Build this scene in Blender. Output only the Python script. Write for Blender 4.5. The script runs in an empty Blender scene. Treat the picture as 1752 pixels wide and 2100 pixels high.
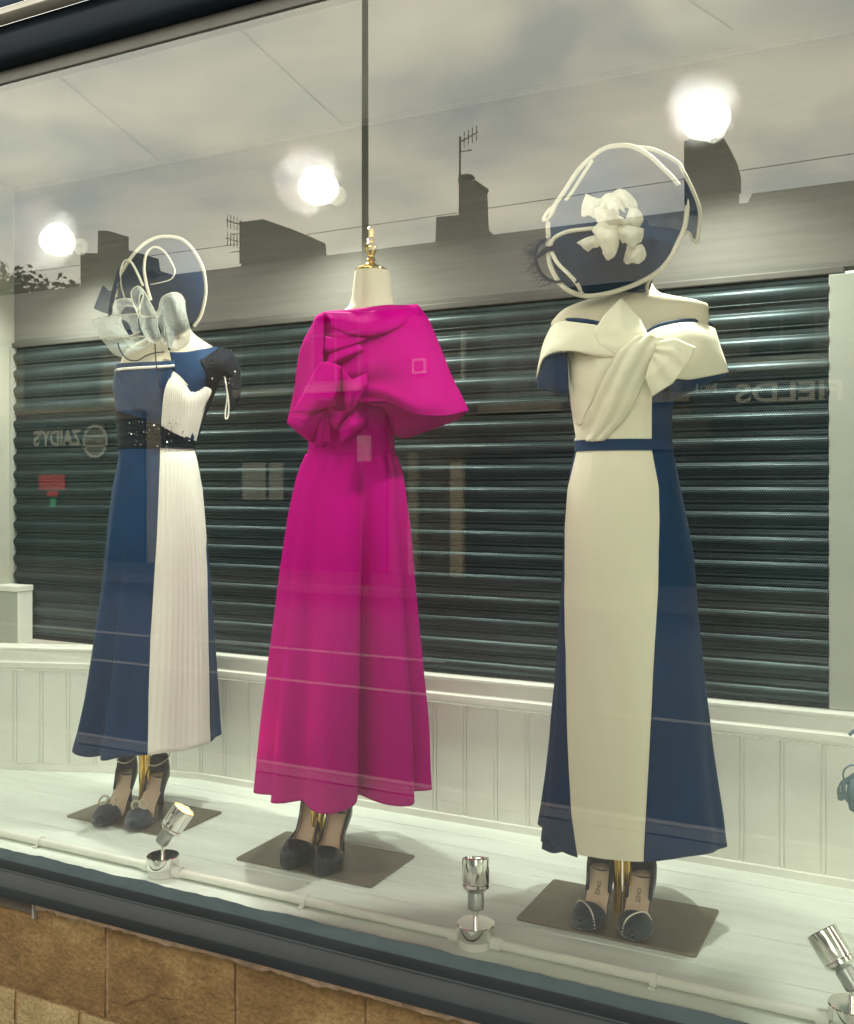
import bpy, math, random
from mathutils import Vector, Matrix
from mathutils.noise import noise as pnoise
R = math.radians
random.seed(7)
S = bpy.context.scene
COL = S.collection
# ------------------------------------------------------------ camera
CAMP = Vector((0.0, -1.866, 0.97)); TH = R(26.9); FPX = 2040.0
cam = bpy.data.objects.new('camera', bpy.data.cameras.new('camera')); COL.objects.link(cam)
cam.location = CAMP; cam.rotation_euler = (R(90), 0, TH)
cam.data.sensor_fit = 'HORIZONTAL'; cam.data.sensor_width = 36
cam.data.lens = 36 * FPX / 1752; cam.data.shift_y = -49 / 1752.0
cam.data.clip_start = 0.05; cam.data.clip_end = 2000
S.camera = cam
S.view_settings.view_transform = 'Standard'; S.view_settings.look = 'None'
S.view_settings.exposure = 0.36; S.view_settings.gamma = 1.0
try:
    S.cycles.use_denoising = True
    S.cycles.denoiser = 'OPENIMAGEDENOISE'
except Exception: pass
S.cycles.max_bounces = 8; S.cycles.transparent_max_bounces = 16
S.cycles.sample_clamp_indirect = 6
# ------------------------------------------------------------ sky and sun
W = bpy.data.worlds.new('World'); S.world = W; W.use_nodes = True
nt = W.node_tree; nt.nodes.clear()
def N(t, k, **kw):
    n = t.nodes.new(k)
    for a, b in kw.items():
        if a.startswith('i_'):
            n.inputs[a[2:].replace('_', ' ')].default_value = b
        else: setattr(n, a, b)
    return n
SUN_EL, SUN_AZ = R(48), R(215)
sky = N(nt, 'ShaderNodeTexSky', sky_type='NISHITA', sun_disc=False, sun_elevation=SUN_EL, sun_rotation=SUN_AZ)
tc = N(nt, 'ShaderNodeTexCoord'); mp = N(nt, 'ShaderNodeMapping'); mp.inputs['Scale'].default_value = (1.3, 1.3, 3.0)
n1 = N(nt, 'ShaderNodeTexNoise'); n1.inputs['Scale'].default_value = 3.4; n1.inputs['Detail'].default_value = 6; n1.inputs['Roughness'].default_value = .5
n1.inputs['Distortion'].default_value = .4
rp = N(nt, 'ShaderNodeValToRGB'); e = rp.color_ramp.elements
e[0].position = .38; e[0].color = (.50, .52, .50, 1); e[1].position = .66; e[1].color = (1, .93, .74, 1)
mul = N(nt, 'ShaderNodeMix', data_type='RGBA', blend_type='MULTIPLY'); mul.inputs[0].default_value = 1
mul.inputs[7].default_value = (36, 36, 35, 1)
mxs = N(nt, 'ShaderNodeMix', data_type='RGBA'); mxs.inputs[0].default_value = .92
bg = N(nt, 'ShaderNodeBackground'); bg.inputs['Strength'].default_value = .13
out = N(nt, 'ShaderNodeOutputWorld')
L = nt.links.new
L(tc.outputs['Generated'], mp.inputs['Vector']); L(mp.outputs[0], n1.inputs['Vector']); L(n1.outputs['Fac'], rp.inputs[0])
L(rp.outputs[0], mul.inputs[6]); L(sky.outputs[0], mxs.inputs[6]); L(mul.outputs[2], mxs.inputs[7])
L(mxs.outputs[2], bg.inputs[0]); L(bg.outputs[0], out.inputs[0])
sl = bpy.data.lights.new('sun', 'SUN'); sl.energy = 2.2; sl.angle = R(11); sl.color = (1, .95, .84)
sun = bpy.data.objects.new('sun', sl); COL.objects.link(sun); sun.location = (0, -6, 12)
sd = Vector((math.sin(SUN_AZ) * math.cos(SUN_EL), math.cos(SUN_AZ) * math.cos(SUN_EL), math.sin(SUN_EL)))
sun.rotation_euler = sd.to_track_quat('Z', 'Y').to_euler()
# ------------------------------------------------------------ materials
MATS = {}
def mat(name, col, rough=.6, metal=0, noise=0, nscale=20, bump=0, bscale=200, spec=.5, sheen=0, alpha=1, emit=None, estr=0, stretch=None, col2=None, sss=0):
    if name in MATS: return MATS[name]
    m = bpy.data.materials.new(name); m.use_nodes = True; t = m.node_tree
    b = t.nodes['Principled BSDF']
    c = tuple(col) + (1,)
    b.inputs['Base Color'].default_value = c; b.inputs['Roughness'].default_value = rough
    b.inputs['Metallic'].default_value = metal; b.inputs['Specular IOR Level'].default_value = spec
    if sheen: b.inputs['Sheen Weight'].default_value = sheen; b.inputs['Sheen Roughness'].default_value = .5
    if alpha < 1: b.inputs['Alpha'].default_value = alpha
    if emit: b.inputs['Emission Color'].default_value = tuple(emit) + (1,); b.inputs['Emission Strength'].default_value = estr
    cd = N(t, 'ShaderNodeTexCoord'); v = cd.outputs['Object']
    if stretch:
        mm = N(t, 'ShaderNodeMapping'); mm.inputs['Scale'].default_value = stretch; t.links.new(v, mm.inputs[0]); v = mm.outputs[0]
    if noise or col2:
        x = N(t, 'ShaderNodeTexNoise'); x.inputs['Scale'].default_value = nscale; x.inputs['Detail'].default_value = 6
        x.inputs['Roughness'].default_value = .6
        t.links.new(v, x.inputs['Vector'])
        r = N(t, 'ShaderNodeValToRGB'); e = r.color_ramp.elements
        lo = col2 or tuple(q * (1 - noise) for q in col); hi = col if col2 else tuple(min(1, q * (1 + noise)) for q in col)
        e[0].position = .32; e[0].color = tuple(lo) + (1,); e[1].position = .68; e[1].color = tuple(hi) + (1,)
        t.links.new(x.outputs['Fac'], r.inputs[0]); t.links.new(r.outputs[0], b.inputs['Base Color'])
    if bump:
        y = N(t, 'ShaderNodeTexNoise'); y.inputs['Scale'].default_value = bscale; y.inputs['Detail'].default_value = 4
        t.links.new(v, y.inputs['Vector'])
        bb = N(t, 'ShaderNodeBump'); bb.inputs['Strength'].default_value = bump; bb.inputs['Distance'].default_value = .01
        t.links.new(y.outputs['Fac'], bb.inputs['Height']); t.links.new(bb.outputs[0], b.inputs['Normal'])
    MATS[name] = m
    return m
def sheer(name, col, opac, rough=.6):
    """see-through woven fabric: part of the light passes straight between the threads"""
    m = bpy.data.materials.new(name); m.use_nodes = True; t = m.node_tree; t.nodes.clear()
    o = N(t, 'ShaderNodeOutputMaterial'); mx = N(t, 'ShaderNodeMixShader'); tr = N(t, 'ShaderNodeBsdfTransparent')
    ad = N(t, 'ShaderNodeMixShader'); df = N(t, 'ShaderNodeBsdfDiffuse'); tl = N(t, 'ShaderNodeBsdfTranslucent')
    df.inputs[0].default_value = tuple(col) + (1,); tl.inputs[0].default_value = tuple(col) + (1,); ad.inputs[0].default_value = .35
    lw = N(t, 'ShaderNodeLayerWeight'); lw.inputs[0].default_value = .35
    mr = N(t, 'ShaderNodeMapRange'); mr.inputs['To Min'].default_value = opac; mr.inputs['To Max'].default_value = min(.97, opac + .45)
    cd = N(t, 'ShaderNodeTexCoord'); nz = N(t, 'ShaderNodeTexNoise'); nz.inputs['Scale'].default_value = 60; nz.inputs['Detail'].default_value = 3
    t.links.new(cd.outputs['Object'], nz.inputs['Vector'])
    mm = N(t, 'ShaderNodeMath', operation='MULTIPLY_ADD'); mm.inputs[1].default_value = .3; mm.inputs[2].default_value = -.15
    aa = N(t, 'ShaderNodeMath', operation='ADD', use_clamp=True)
    k = t.links.new
    k(lw.outputs['Facing'], mr.inputs[0]); k(nz.outputs['Fac'], mm.inputs[0]); k(mm.outputs[0], aa.inputs[0]); k(mr.outputs[0], aa.inputs[1])
    k(df.outputs[0], ad.inputs[1]); k(tl.outputs[0], ad.inputs[2])
    k(aa.outputs[0], mx.inputs[0]); k(tr.outputs[0], mx.inputs[1]); k(ad.outputs[0], mx.inputs[2]); k(mx.outputs[0], o.inputs[0])
    MATS[name] = m; return m
# ------------------------------------------------------------ object helpers
def wloc(o):
    v = Vector((0, 0, 0))
    while o: v += o.location; o = o.parent
    return v
def tag(o, label=None, cat=None, group=None, kind=None):
    if label: o['label'] = label
    if cat: o['category'] = cat
    if group: o['group'] = group
    if kind: o['kind'] = kind
    return o
def thing(name, label, cat, loc, group=None):
    o = bpy.data.objects.new(name, None); COL.objects.link(o); o.location = loc; o.empty_display_size = .1
    return tag(o, label, cat, group)
class MB:
    def __init__(s): s.v = []; s.f = []; s.mi = []; s.cm = 0
    def add(s, vs, fs):
        k = len(s.v); s.v += [Vector(q) for q in vs]; s.f += [tuple(k + i for i in f) for f in fs]; s.mi += [s.cm] * len(fs); return s
    def box(s, x0, x1, y0, y1, z0, z1):
        vs = [(x, y, z) for x in (x0, x1) for y in (y0, y1) for z in (z0, z1)]
        return s.add(vs, [(0, 1, 3, 2), (4, 6, 7, 5), (0, 4, 5, 1), (2, 3, 7, 6), (0, 2, 6, 4), (1, 5, 7, 3)])
    def grid(s, rows, close=False):
        n = len(rows[0]); vs = [p for r in rows for p in r]; fs = []
        for j in range(len(rows) - 1):
            for i in range(n if close else n - 1):
                a = j * n + i; b = j * n + (i + 1) % n
                fs.append((a, b, b + n, a + n))
        return s.add(vs, fs)
    def lathe(s, prof, M=None, n=28, cap=True):
        M = M or Matrix()
        rows = [[M @ Vector((r * math.cos(2 * math.pi * i / n), r * math.sin(2 * math.pi * i / n), z)) for i in range(n)] for r, z in prof]
        s.grid(rows, True)
        if cap:
            for row, rv in ((rows[0], True), (rows[-1], False)):
                if (row[0] - row[n // 2]).length > 1e-5: s.add(row, [tuple(range(n))[::-1] if rv else tuple(range(n))])
        return s
    def tube(s, pts, r, n=8, closed=False, flat=1.0, up=None):
        P = [Vector(p) for p in pts]; m = len(P); rows = []; nrm = None
        for i, p in enumerate(P):
            a = P[i - 1] if (i > 0 or closed) else P[0]; b = P[(i + 1) % m] if (i < m - 1 or closed) else P[-1]
            t = (b - a).normalized() if (b - a).length > 1e-9 else Vector((0, 0, 1))
            if nrm is None:
                q = Vector(up) if up else (Vector((0, 0, 1)) if abs(t.z) < .9 else Vector((1, 0, 0)))
                nrm = (q - t * q.dot(t)).normalized()
            else:
                nrm = (nrm - t * nrm.dot(t)).normalized()
            bn = t.cross(nrm); rr = r[i] if isinstance(r, (list, tuple)) else r
            rows.append([p + (nrm * math.cos(2 * math.pi * k / n) * (flat if up else 1) + bn * math.sin(2 * math.pi * k / n) * (1 if up else flat)) * rr for k in range(n)])
        if closed: rows.append(rows[0])
        s.grid(rows, True)
        if not closed: s.add(rows[0], [tuple(range(n))[::-1]]); s.add(rows[-1], [tuple(range(n))])
        return s
    def prism(s, poly, dirv):
        """poly: 3-d outline, extruded by dirv"""
        n = len(poly); P = [Vector(p) for p in poly]; Q = [p + Vector(dirv) for p in P]
        s.add(P + Q, [tuple(range(n)), tuple(range(2 * n - 1, n - 1, -1))] + [(i, (i + 1) % n, n + (i + 1) % n, n + i) for i in range(n)])
        return s
    def out(s, name, m, parent=None, smooth=False, bevel=0, solid=0, sub=0, auto=None):
        me = bpy.data.meshes.new(name)
        if parent is not None: off = wloc(parent)
        else:
            xs = [v.x for v in s.v]; ys = [v.y for v in s.v]; zs = [v.z for v in s.v]
            off = Vector(((min(xs) + max(xs)) / 2, (min(ys) + max(ys)) / 2, min(zs)))
        me.from_pydata([v - off for v in s.v], [], s.f); me.validate(); me.update()
        for mm in (m if isinstance(m, (list, tuple)) else [m]): me.materials.append(mm)
        if isinstance(m, (list, tuple)) and len(s.mi) == len(me.polygons):
            me.polygons.foreach_set('material_index', s.mi)
        if smooth: me.polygons.foreach_set('use_smooth', [True] * len(me.polygons))
        o = bpy.data.objects.new(name, me); COL.objects.link(o)
        if parent is not None: o.parent = parent
        else: o.location = off
        import bmesh
        bm = bmesh.new(); bm.from_mesh(me); bmesh.ops.recalc_face_normals(bm, faces=bm.faces); bm.to_mesh(me); bm.free()
        if smooth and auto:
            try: me.set_sharp_from_angle(angle=R(auto))
            except Exception: pass
        if solid:
            q = o.modifiers.new('thickness', 'SOLIDIFY'); q.thickness = solid; q.offset = 0
        if bevel:
            q = o.modifiers.new('bevel', 'BEVEL'); q.width = bevel; q.segments = 2; q.limit_method = 'ANGLE'
        if sub:
            q = o.modifiers.new('subdiv', 'SUBSURF'); q.levels = sub; q.render_levels = sub
        return o
def box(name, x0, x1, y0, y1, z0, z1, m, parent=None, bevel=0): return MB().box(x0, x1, y0, y1, z0, z1).out(name, m, parent, bevel=bevel)
def crom(P, k, closed=False):
    """Catmull-Rom through points, k steps per span"""
    P = [Vector(p) for p in P]; n = len(P); o = []
    rng = n if closed else n - 1
    for i in range(rng):
        p0 = P[(i - 1) % n] if (closed or i > 0) else P[0] * 2 - P[1]; p1 = P[i]; p2 = P[(i + 1) % n]
        p3 = P[(i + 2) % n] if (closed or i + 2 < n) else P[-1] * 2 - P[-2]
        for j in range(k):
            t = j / k
            o.append(.5 * ((2 * p1) + (p2 - p0) * t + (2 * p0 - 5 * p1 + 4 * p2 - p3) * t * t + (3 * p1 - p0 - 3 * p2 + p3) * t ** 3))
    if not closed: o.append(P[-1])
    return o
# pixel (in a 1752 px wide picture) -> points of the real place
def ray(px, py):
    u = (px - 876) / FPX; v = (py - 1001) / FPX
    return Vector((u * math.cos(TH) - math.sin(TH), u * math.sin(TH) + math.cos(TH), -v))
def aty(px, py, y): r = ray(px, py); return CAMP + r * ((y - CAMP.y) / r.y)
def atz(px, py, z): r = ray(px, py); return CAMP + r * ((z - CAMP.z) / r.z)
def refl(px, py, ym):
    """point across the street (y = -ym) that the pane mirrors at this pixel"""
    p = aty(px, py, ym); p.y = -p.y; return p
def text(name, s, size, M, m, parent=None, ext=.004, sx=1, offset=0):
    cu = bpy.data.curves.new(name, 'FONT'); cu.body = s; cu.size = size; cu.extrude = ext; cu.align_x = 'CENTER'; cu.align_y = 'CENTER'; cu.offset = offset
    o = bpy.data.objects.new(name, cu); COL.objects.link(o)
    bpy.context.view_layer.update()
    me = bpy.data.meshes.new_from_object(o.evaluated_get(bpy.context.evaluated_depsgraph_get()))
    bpy.data.objects.remove(o); me.name = name
    off = wloc(parent) if parent else Vector((0, 0, 0))
    me.transform(Matrix.Translation(-off) @ M @ Matrix.Diagonal((sx, 1, 1, 1)))
    me.materials.clear(); me.materials.append(m)
    o = bpy.data.objects.new(name, me); COL.objects.link(o)
    if parent: o.parent = parent
    return o
FACE_STREET = lambda p: Matrix.Translation(p) @ Matrix.Rotation(R(180), 4, 'Z') @ Matrix.Rotation(R(90), 4, 'X')   # reads from +y side
# ------------------------------------------------------------ palette
M_white = mat('white_paint', (.76, .77, .70), .55, noise=.04, nscale=6, bump=.12, bscale=30)
M_floor = mat('white_floor_boards', (.73, .78, .72), .42, noise=.09, nscale=7, stretch=(.4, 3, 1))
M_ceil = mat('ceiling_paint', (.25, .25, .22), .9, noise=.03, nscale=3)
M_head = mat('taupe_header_paint', (.145, .143, .128), .85, noise=.12, nscale=5, stretch=(.5, 1, 8))
M_pilaster = mat('grey_white_paint', (.40, .42, .37), .7, noise=.05, nscale=4)
M_navyp = mat('navy_frame_paint', (.006, .0078, .0095), .6, noise=.35, nscale=7, bump=.08, bscale=40, stretch=(.25, 1, 1), spec=.16)
M_black = mat('black_head_paint', (.0008, .004, .008), .75, spec=.12, noise=.3, nscale=8)
M_bead = mat('grey_glazing_bead', (.105, .10, .09), .6, noise=.1, nscale=12)
M_putty = mat('pale_blue_glazing_rebate', (.020, .028, .031), .8, spec=.08, noise=.15, nscale=25, stretch=(.4, 1, 1))
M_brass = mat('brass', (.85, .58, .16), .16, 1)
M_chrome = mat('chrome', (.80, .80, .76), .10, 1)
M_steelb = mat('dull_steel', (.45, .48, .46), .35, 1)
M_plate = mat('bronze_base_plate', (.20, .175, .14), .38, .5, noise=.08, nscale=14)
M_form = mat('cream_mannequin_cloth', (.62, .56, .43), .8, bump=.08, bscale=600, sheen=.0)
M_navy = mat('navy_crepe', (.0006, .027, .088), .75, bump=.1, bscale=900, sheen=.03, spec=.25, noise=.12, nscale=5)
M_ivory = mat('ivory_crepe', (.78, .74, .58), .8, bump=.08, bscale=900, sheen=.2, spec=.2)
M_ivory2 = mat('ivory_chiffon', (.76, .745, .67), .8, bump=.05, bscale=700, sheen=.2, spec=.2)
M_pink = mat('magenta_crepe', (.45, .0, .195), .8, bump=.1, bscale=900, spec=.04)
M_sequin = mat('black_sequin_cloth', (.003, .006, .014), .45, bump=.7, bscale=260, spec=.2)
M_nude = mat('nude_leather', (.78, .60, .43), .5, bump=.05, bscale=300)
M_shoe = mat('navy_suede', (.010, .022, .042), .7, bump=.1, bscale=800, sheen=.3)
M_shoep = mat('black_leather', (.004, .010, .02), .22, bump=.04, bscale=300)
M_rope = mat('pearl_beads', (.62, .60, .48), .3, bump=.6, bscale=300)
M_trim = mat('cream_crinoline_trim', (.66, .62, .50), .75, bump=.3, bscale=700)
M_petal = sheer('ivory_silk_petal', (.86, .83, .72), .74)
M_sina = sheer('navy_sinamay', (.010, .036, .085), .48)
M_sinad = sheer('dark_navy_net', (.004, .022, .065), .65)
M_organ = sheer('white_organza', (.60, .63, .58), .20)
M_feather = sheer('navy_feather', (.01, .02, .06), .75)
# ============================================================ THE SHOP
WY = .78                                    # face of the shutter
# floor of the display: one platform with narrow boards
mb = MB(); y = .004; mb.box(-3.3, 1.5, .004, .80, -.06, -.012)
while y < .775:
    mb.box(-3.3, 1.5, y, y + .092, -.0115, -.0006 + random.uniform(-.0004, .0004)); y += .0945
tag(mb.out('display_platform', M_floor, bevel=.002), 'white painted boarded platform that the three mannequins stand on', 'platform')
tag(box('ceiling', -3.6, 1.6, .03, 1.0, 2.10, 2.16, M_ceil), kind='structure')
mb = MB()
for px, py, qx, qy in ((490, 60, 700, 255), (110, 150, 420, 410), (1180, -150, 1500, 60)):
    a = atz(px, py, 2.098); b = atz(qx, qy, 2.098); d = (b - a).normalized(); n = Vector((-d.y, d.x, 0)) * .004
    if b.y > .95: b = a + d * ((.95 - a.y) / d.y)
    mb.prism([a - n, b - n, b + n, a + n], (0, 0, -.004))
mb.box(-3.5, 1.5, WY - .018, WY - .004, 2.085, 2.0985)
tag(mb.out('ceiling_strip', mat('grey_joint_strip', (.25, .25, .22), .8)), 'thin grey strips covering the joints of the shop ceiling boards', 'ceiling strips', kind='structure')
# header above the shutter
hd = thing('header_wall', 'plain taupe wall panel above the roller shutter', 'wall', (-1.6, WY, 1.5))
box('panel', -3.4, 1.5, WY, WY + .06, 1.515, 2.1, M_head, hd)
box('moulding', -3.4, -.19, WY - .012, WY + .03, 1.497, 1.516, M_bead, hd, .003)
# shutter
SX0, SX1, SZ0, SZ1 = -3.09, -.226, .425, 1.497; NS = 17; SP = (SZ1 - SZ0) / NS
def shutter_mat(name, perf):
    m = mat(name, (.052, .076, .083), .44, .6, noise=.3, nscale=10, bump=.12, bscale=25, stretch=(.5, 1, 7))
    t = m.node_tree; b = t.nodes['Principled BSDF']
    if perf:
        src = b.inputs['Base Color'].links[0].from_socket
        cd = N(t, 'ShaderNodeTexCoord'); sp = N(t, 'ShaderNodeSeparateXYZ'); t.links.new(cd.outputs['Object'], sp.inputs[0])
        def M(op, a, c=None, d=None, cl=False):
            n = N(t, 'ShaderNodeMath', operation=op, use_clamp=cl)
            for i, q in enumerate((a, c, d)):
                if q is None: continue
                if isinstance(q, (int, float)): n.inputs[i].default_value = q
                else: t.links.new(q, n.inputs[i])
            return n.outputs[0]
        s = .0060; h = s * .866
        zz = M('DIVIDE', sp.outputs['Z'], h); row = M('FLOOR', zz); odd = M('MULTIPLY', M('MODULO', row, 2.0), .5)
        xx = M('FRACT', M('ADD', M('ADD', M('DIVIDE', sp.outputs['X'], s), odd), 1000)); fz = M('FRACT', zz)
        dx = M('SUBTRACT', xx, .5); dz = M('MULTIPLY', M('SUBTRACT', fz, .5), .866)
        rr = M('SQRT', M('ADD', M('MULTIPLY', dx, dx), M('MULTIPLY', dz, dz)))
        hole = M('LESS_THAN', rr, .33)
        inb = M('MULTIPLY', M('GREATER_THAN', sp.outputs['Z'], SP * .17), M('LESS_THAN', sp.outputs['Z'], SP * .94))
        fac = M('MULTIPLY', hole, inb)
        mx = N(t, 'ShaderNodeMix', data_type='RGBA'); t.links.new(fac, mx.inputs[0]); t.links.new(src, mx.inputs[6]); mx.inputs[7].default_value = (.004, .006, .008, 1)
        t.links.new(mx.outputs[2], b.inputs['Base Color'])
        met = M('MULTIPLY_ADD', fac, -.6, .6); t.links.new(met, b.inputs['Metallic'])
        ro = M('MULTIPLY_ADD', fac, .4, .42); t.links.new(ro, b.inputs['Roughness'])
        spc = M('MULTIPLY_ADD', fac, -.5, .5); t.links.new(spc, b.inputs['Specular IOR Level'])
    return m
MSs = shutter_mat('solid_steel_slat', False); MSp = shutter_mat('perforated_steel_slat', True)
sh = thing('roller_shutter', 'closed grey steel roller shutter with perforated slats behind the dresses', 'shutter', ((SX0 + SX1) / 2, WY, SZ0))
prof = [(.005, 1.0), (.002, .975), (.0015, .95), (.001, .82), (.0, .76), (-.0035, .71), (-.0085, .655), (-.0125, .60), (-.0145, .53), (-.0148, .44), (-.0135, .34), (-.0105, .24), (-.006, .16), (-.0035, .13), (-.0055, .115), (-.0075, .10), (-.0085, .08), (-.0075, .06), (-.003, .04), (.005, .0)]
def slat(perf):
    me = MB().grid([[(SX0 - .04, q, k * SP), (SX1, q, k * SP)] for q, k in prof])
    o = me.out('slat', MSp if perf else MSs, sh, smooth=True)
    off = wloc(sh)
    for v in o.data.vertices: v.co += off        # mesh kept in local slat space
    return o
sl0 = slat(False); sl1 = slat(True); first = {0: sl0, 1: sl1}; seen = set()
for k in range(NS):
    pf = 1 if 2 <= k <= 12 else 0
    o = first[pf] if pf not in seen else first[pf].copy()
    if pf in seen: COL.objects.link(o); o.parent = sh
    seen.add(pf)
    o.location = Vector((0, WY, SZ0 + k * SP)) - wloc(sh)
box('guide_channel', SX0 - .002, SX0 + .010, WY - .024, WY + .002, SZ0, SZ1, M_pilaster, sh)
box('backing', SX0, SX1, WY + .012, WY + .03, SZ0 - .02, SZ1, mat('dark_back', (.004, .006, .008), .9), sh)
# right pier and left wall
pr = thing('pilaster', 'grey white flat pilaster at the right end of the shutter', 'pilaster', (-.15, WY, .43))
box('shaft', SX1, 0.02, WY - .012, WY + .05, .425, 1.497, M_pilaster, pr, .003)
box('panel', -.155, 1.5, WY - .02, WY - .0125, .425, 1.50, M_pilaster, pr, .003)
lw = thing('side_wall', 'pale painted return wall at the left end of the display', 'wall', (-3.2, .4, 0))
box('panel', -3.3, SX0 - .001, .02, WY + .05, -.012, 2.1, mat('warm_pale_wall_paint', (.47, .47, .40), .8, noise=.06, nscale=5), lw)
cb = thing('low_cabinet', 'small white panelled box against the left end of the shutter', 'cabinet', (-3.0, .70, .4))
bx = aty(42, 1200, .70).x
box('carcass', SX0, bx - .012, .70, .755, .40, .59, M_pilaster, cb, .002)
box('top', SX0, bx, .69, .76, .591, .612, M_white, cb, .003)
box('side_strip', bx - .0115, bx - .003, .695, .758, .40, .590, M_white, cb, .002)
# wainscot
wn = thing('wainscot', 'white tongue and groove panelling with rail below the shutter', 'panelling', (-1.2, .75, 0))
path = [Vector((1.5, .756, 0)), Vector((-2.18, .756, 0)), Vector((-2.47, .69, 0)), Vector((-3.2, .43, 0))]
def along(path, step):
    o = []; acc = 0
    for a, b in zip(path, path[1:]):
        Ln = (b - a).length; n = max(1, round(Ln / step))
        for i in range(n): o.append((a.lerp(b, i / n), a.lerp(b, (i + 1) / n), (b - a).normalized()))
    return o
mb = MB(); g = .0035
for a, b, d in along(path, .098):
    n = Vector((d.y, -d.x, 0)); n = -n if n.y > 0 else n
    a2 = a + d * g; b2 = b - d * g
    pts = [a, a2 + n * .004, a.lerp(b, .86) + n * .004, a.lerp(b, .87) + n * .001, a.lerp(b, .885) + n * .001, a.lerp(b, .895) + n * .0045, b2 + n * .004, b]
    mb.grid([[p + Vector((0, 0, z)) for p in pts] for z in (-.005, .34)])
mb.out('board_panel', M_white, wn)
def rail(name, prof, m):
    mb = MB(); rows = []
    for i, p in enumerate(path):
        d = ((path[min(i + 1, 3)] - path[max(i - 1, 0)])).normalized(); n = Vector((d.y, -d.x, 0)); n = -n if n.y > 0 else n
        rows.append([p + n * q + Vector((0, 0, z)) for q, z in prof])
    mb.grid(rows).out(name, m, wn)
rail('rail', [(-.05, .424), (.008, .424), (.014, .419), (.014, .413), (.009, .408), (.009, .376), (.012, .372), (.018, .369), (.018, .352), (.014, .346), (.002, .342)], M_white)
rail('skirting', [(.0, .022), (.010, .018), (.012, -.004)], M_white)
# conduit with clips and a boxed spotlight on it
PY = .064
cd = thing('conduit', 'white electrical conduit pipe running along the floor behind the glass', 'pipe', (-1, PY, 0))
MB().tube([(-3.2, PY, .0125), (-1.765, PY, .0125)], .0105, 14).tube([(-1.683, PY, .0125), (-.904, PY, .0125)], .0105, 14).tube([(-.822, PY, .0125), (-.168, PY, .0125)], .0105, 14).tube([(-.086, PY, .0125), (1.2, PY, .0125)], .0105, 14).out('tube', M_white, cd, True)
for px in (82, 625, 1342):
    x = aty(px, 1880, PY).x
    m2 = MB().lathe([(.0135, -.007), (.0135, .007)], Matrix.Translation((x, PY, .0125)) @ Matrix.Rotation(R(90), 4, 'Y'), 18); m2.box(x - .006, x + .006, PY - .021, PY + .021, .0, .004)
    m2.box(x - .006, x + .006, PY - .013, PY + .013, .0, .012); m2.out('clip', M_white, cd, True, auto=40)
for x in (-1.765, -1.683, -.904, -.822, -.168, -.086):
    MB().lathe([(.0142, -.012), (.0142, .012)], Matrix.Translation((x + (.008 if x in (-1.683, -.822, -.086) else -.008), PY, .0125)) @ Matrix.Rotation(R(90), 4, 'Y'), 18).out('coupling', M_white, cd, True, auto=40)
def spot(x, axis, label, lit):
    t = thing('floor_spotlight', label, 'spotlight', (x, PY, 0), 'chrome spotlights along the conduit')
    B = Matrix.Translation((x, PY, 0))
    MB().lathe([(.037, 0), (.037, .020), (.034, .0205)], B).out('junction_box', M_white, t, True, auto=40)
    MB().lathe([(.0395, .0185), (.0405, .020), (.0405, .046), (.039, .0475), (.001, .0478)], B, 40, cap=False).out('base_ring', M_chrome, t, True, auto=40)
    MB().lathe([(.0052, .040), (.0052, .068), (.0065, .069), (.0065, .073), (.0048, .074), (.0048, .09)], B, 16).out('stem', M_chrome, t, True, auto=40)
    ax = Vector(axis).normalized(); H = Matrix.Translation((x, PY, .085)) @ ax.to_track_quat('Z', 'Y').to_matrix().to_4x4()
    MB().lathe([(.008, -.012), (.0155, -.009), (.0170, -.004), (.0170, .024), (.0155, .026)], H, 28).out('neck', M_steelb, t, True, auto=35)
    MB().lathe([(.012, .026), (.020, .027), (.0285, .034), (.0295, .040), (.0278, .0415), (.0278, .043), (.0292, .045), (.0292, .093), (.0272, .0945), (.0262, .092), (.0262, .086)], H, 40, cap=False).out('lamp_head', M_chrome, t, True, auto=35)
    bm = mat('lit_spot_lens' if lit else 'unlit_spot_lens', (.3, .28, .2), .3, emit=(1, .66, .16) if lit else None, estr=4 if lit else 0)
    MB().lathe([(.026, .0865), (.015, .089), (.001, .0895)], H, 28, cap=False).out('bulb', bm, t, True)
    if lit:
        ld = bpy.data.lights.new('spot_light', 'SPOT'); ld.energy = 1.6; ld.color = (1, .72, .36); ld.spot_size = R(70); ld.spot_blend = .8; ld.shadow_soft_size = .02
        lo = bpy.data.objects.new('spot_light', ld); COL.objects.link(lo); lo.parent = t
        p = H @ Vector((0, 0, .1)); lo.location = p - wloc(t); lo.rotation_euler = (-ax).to_track_quat('Z', 'Y').to_euler()
spot(-1.724, (.55, .35, .95), 'chrome floor spotlight glowing at its rim beside the left mannequin', True)
spot(-.863, (-.10, .22, 1), 'chrome floor spotlight standing upright between two mannequins', False)
spot(-.127, (-.75, .35, 1.0), 'chrome floor spotlight leaning left at the lower right edge', False)
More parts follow.
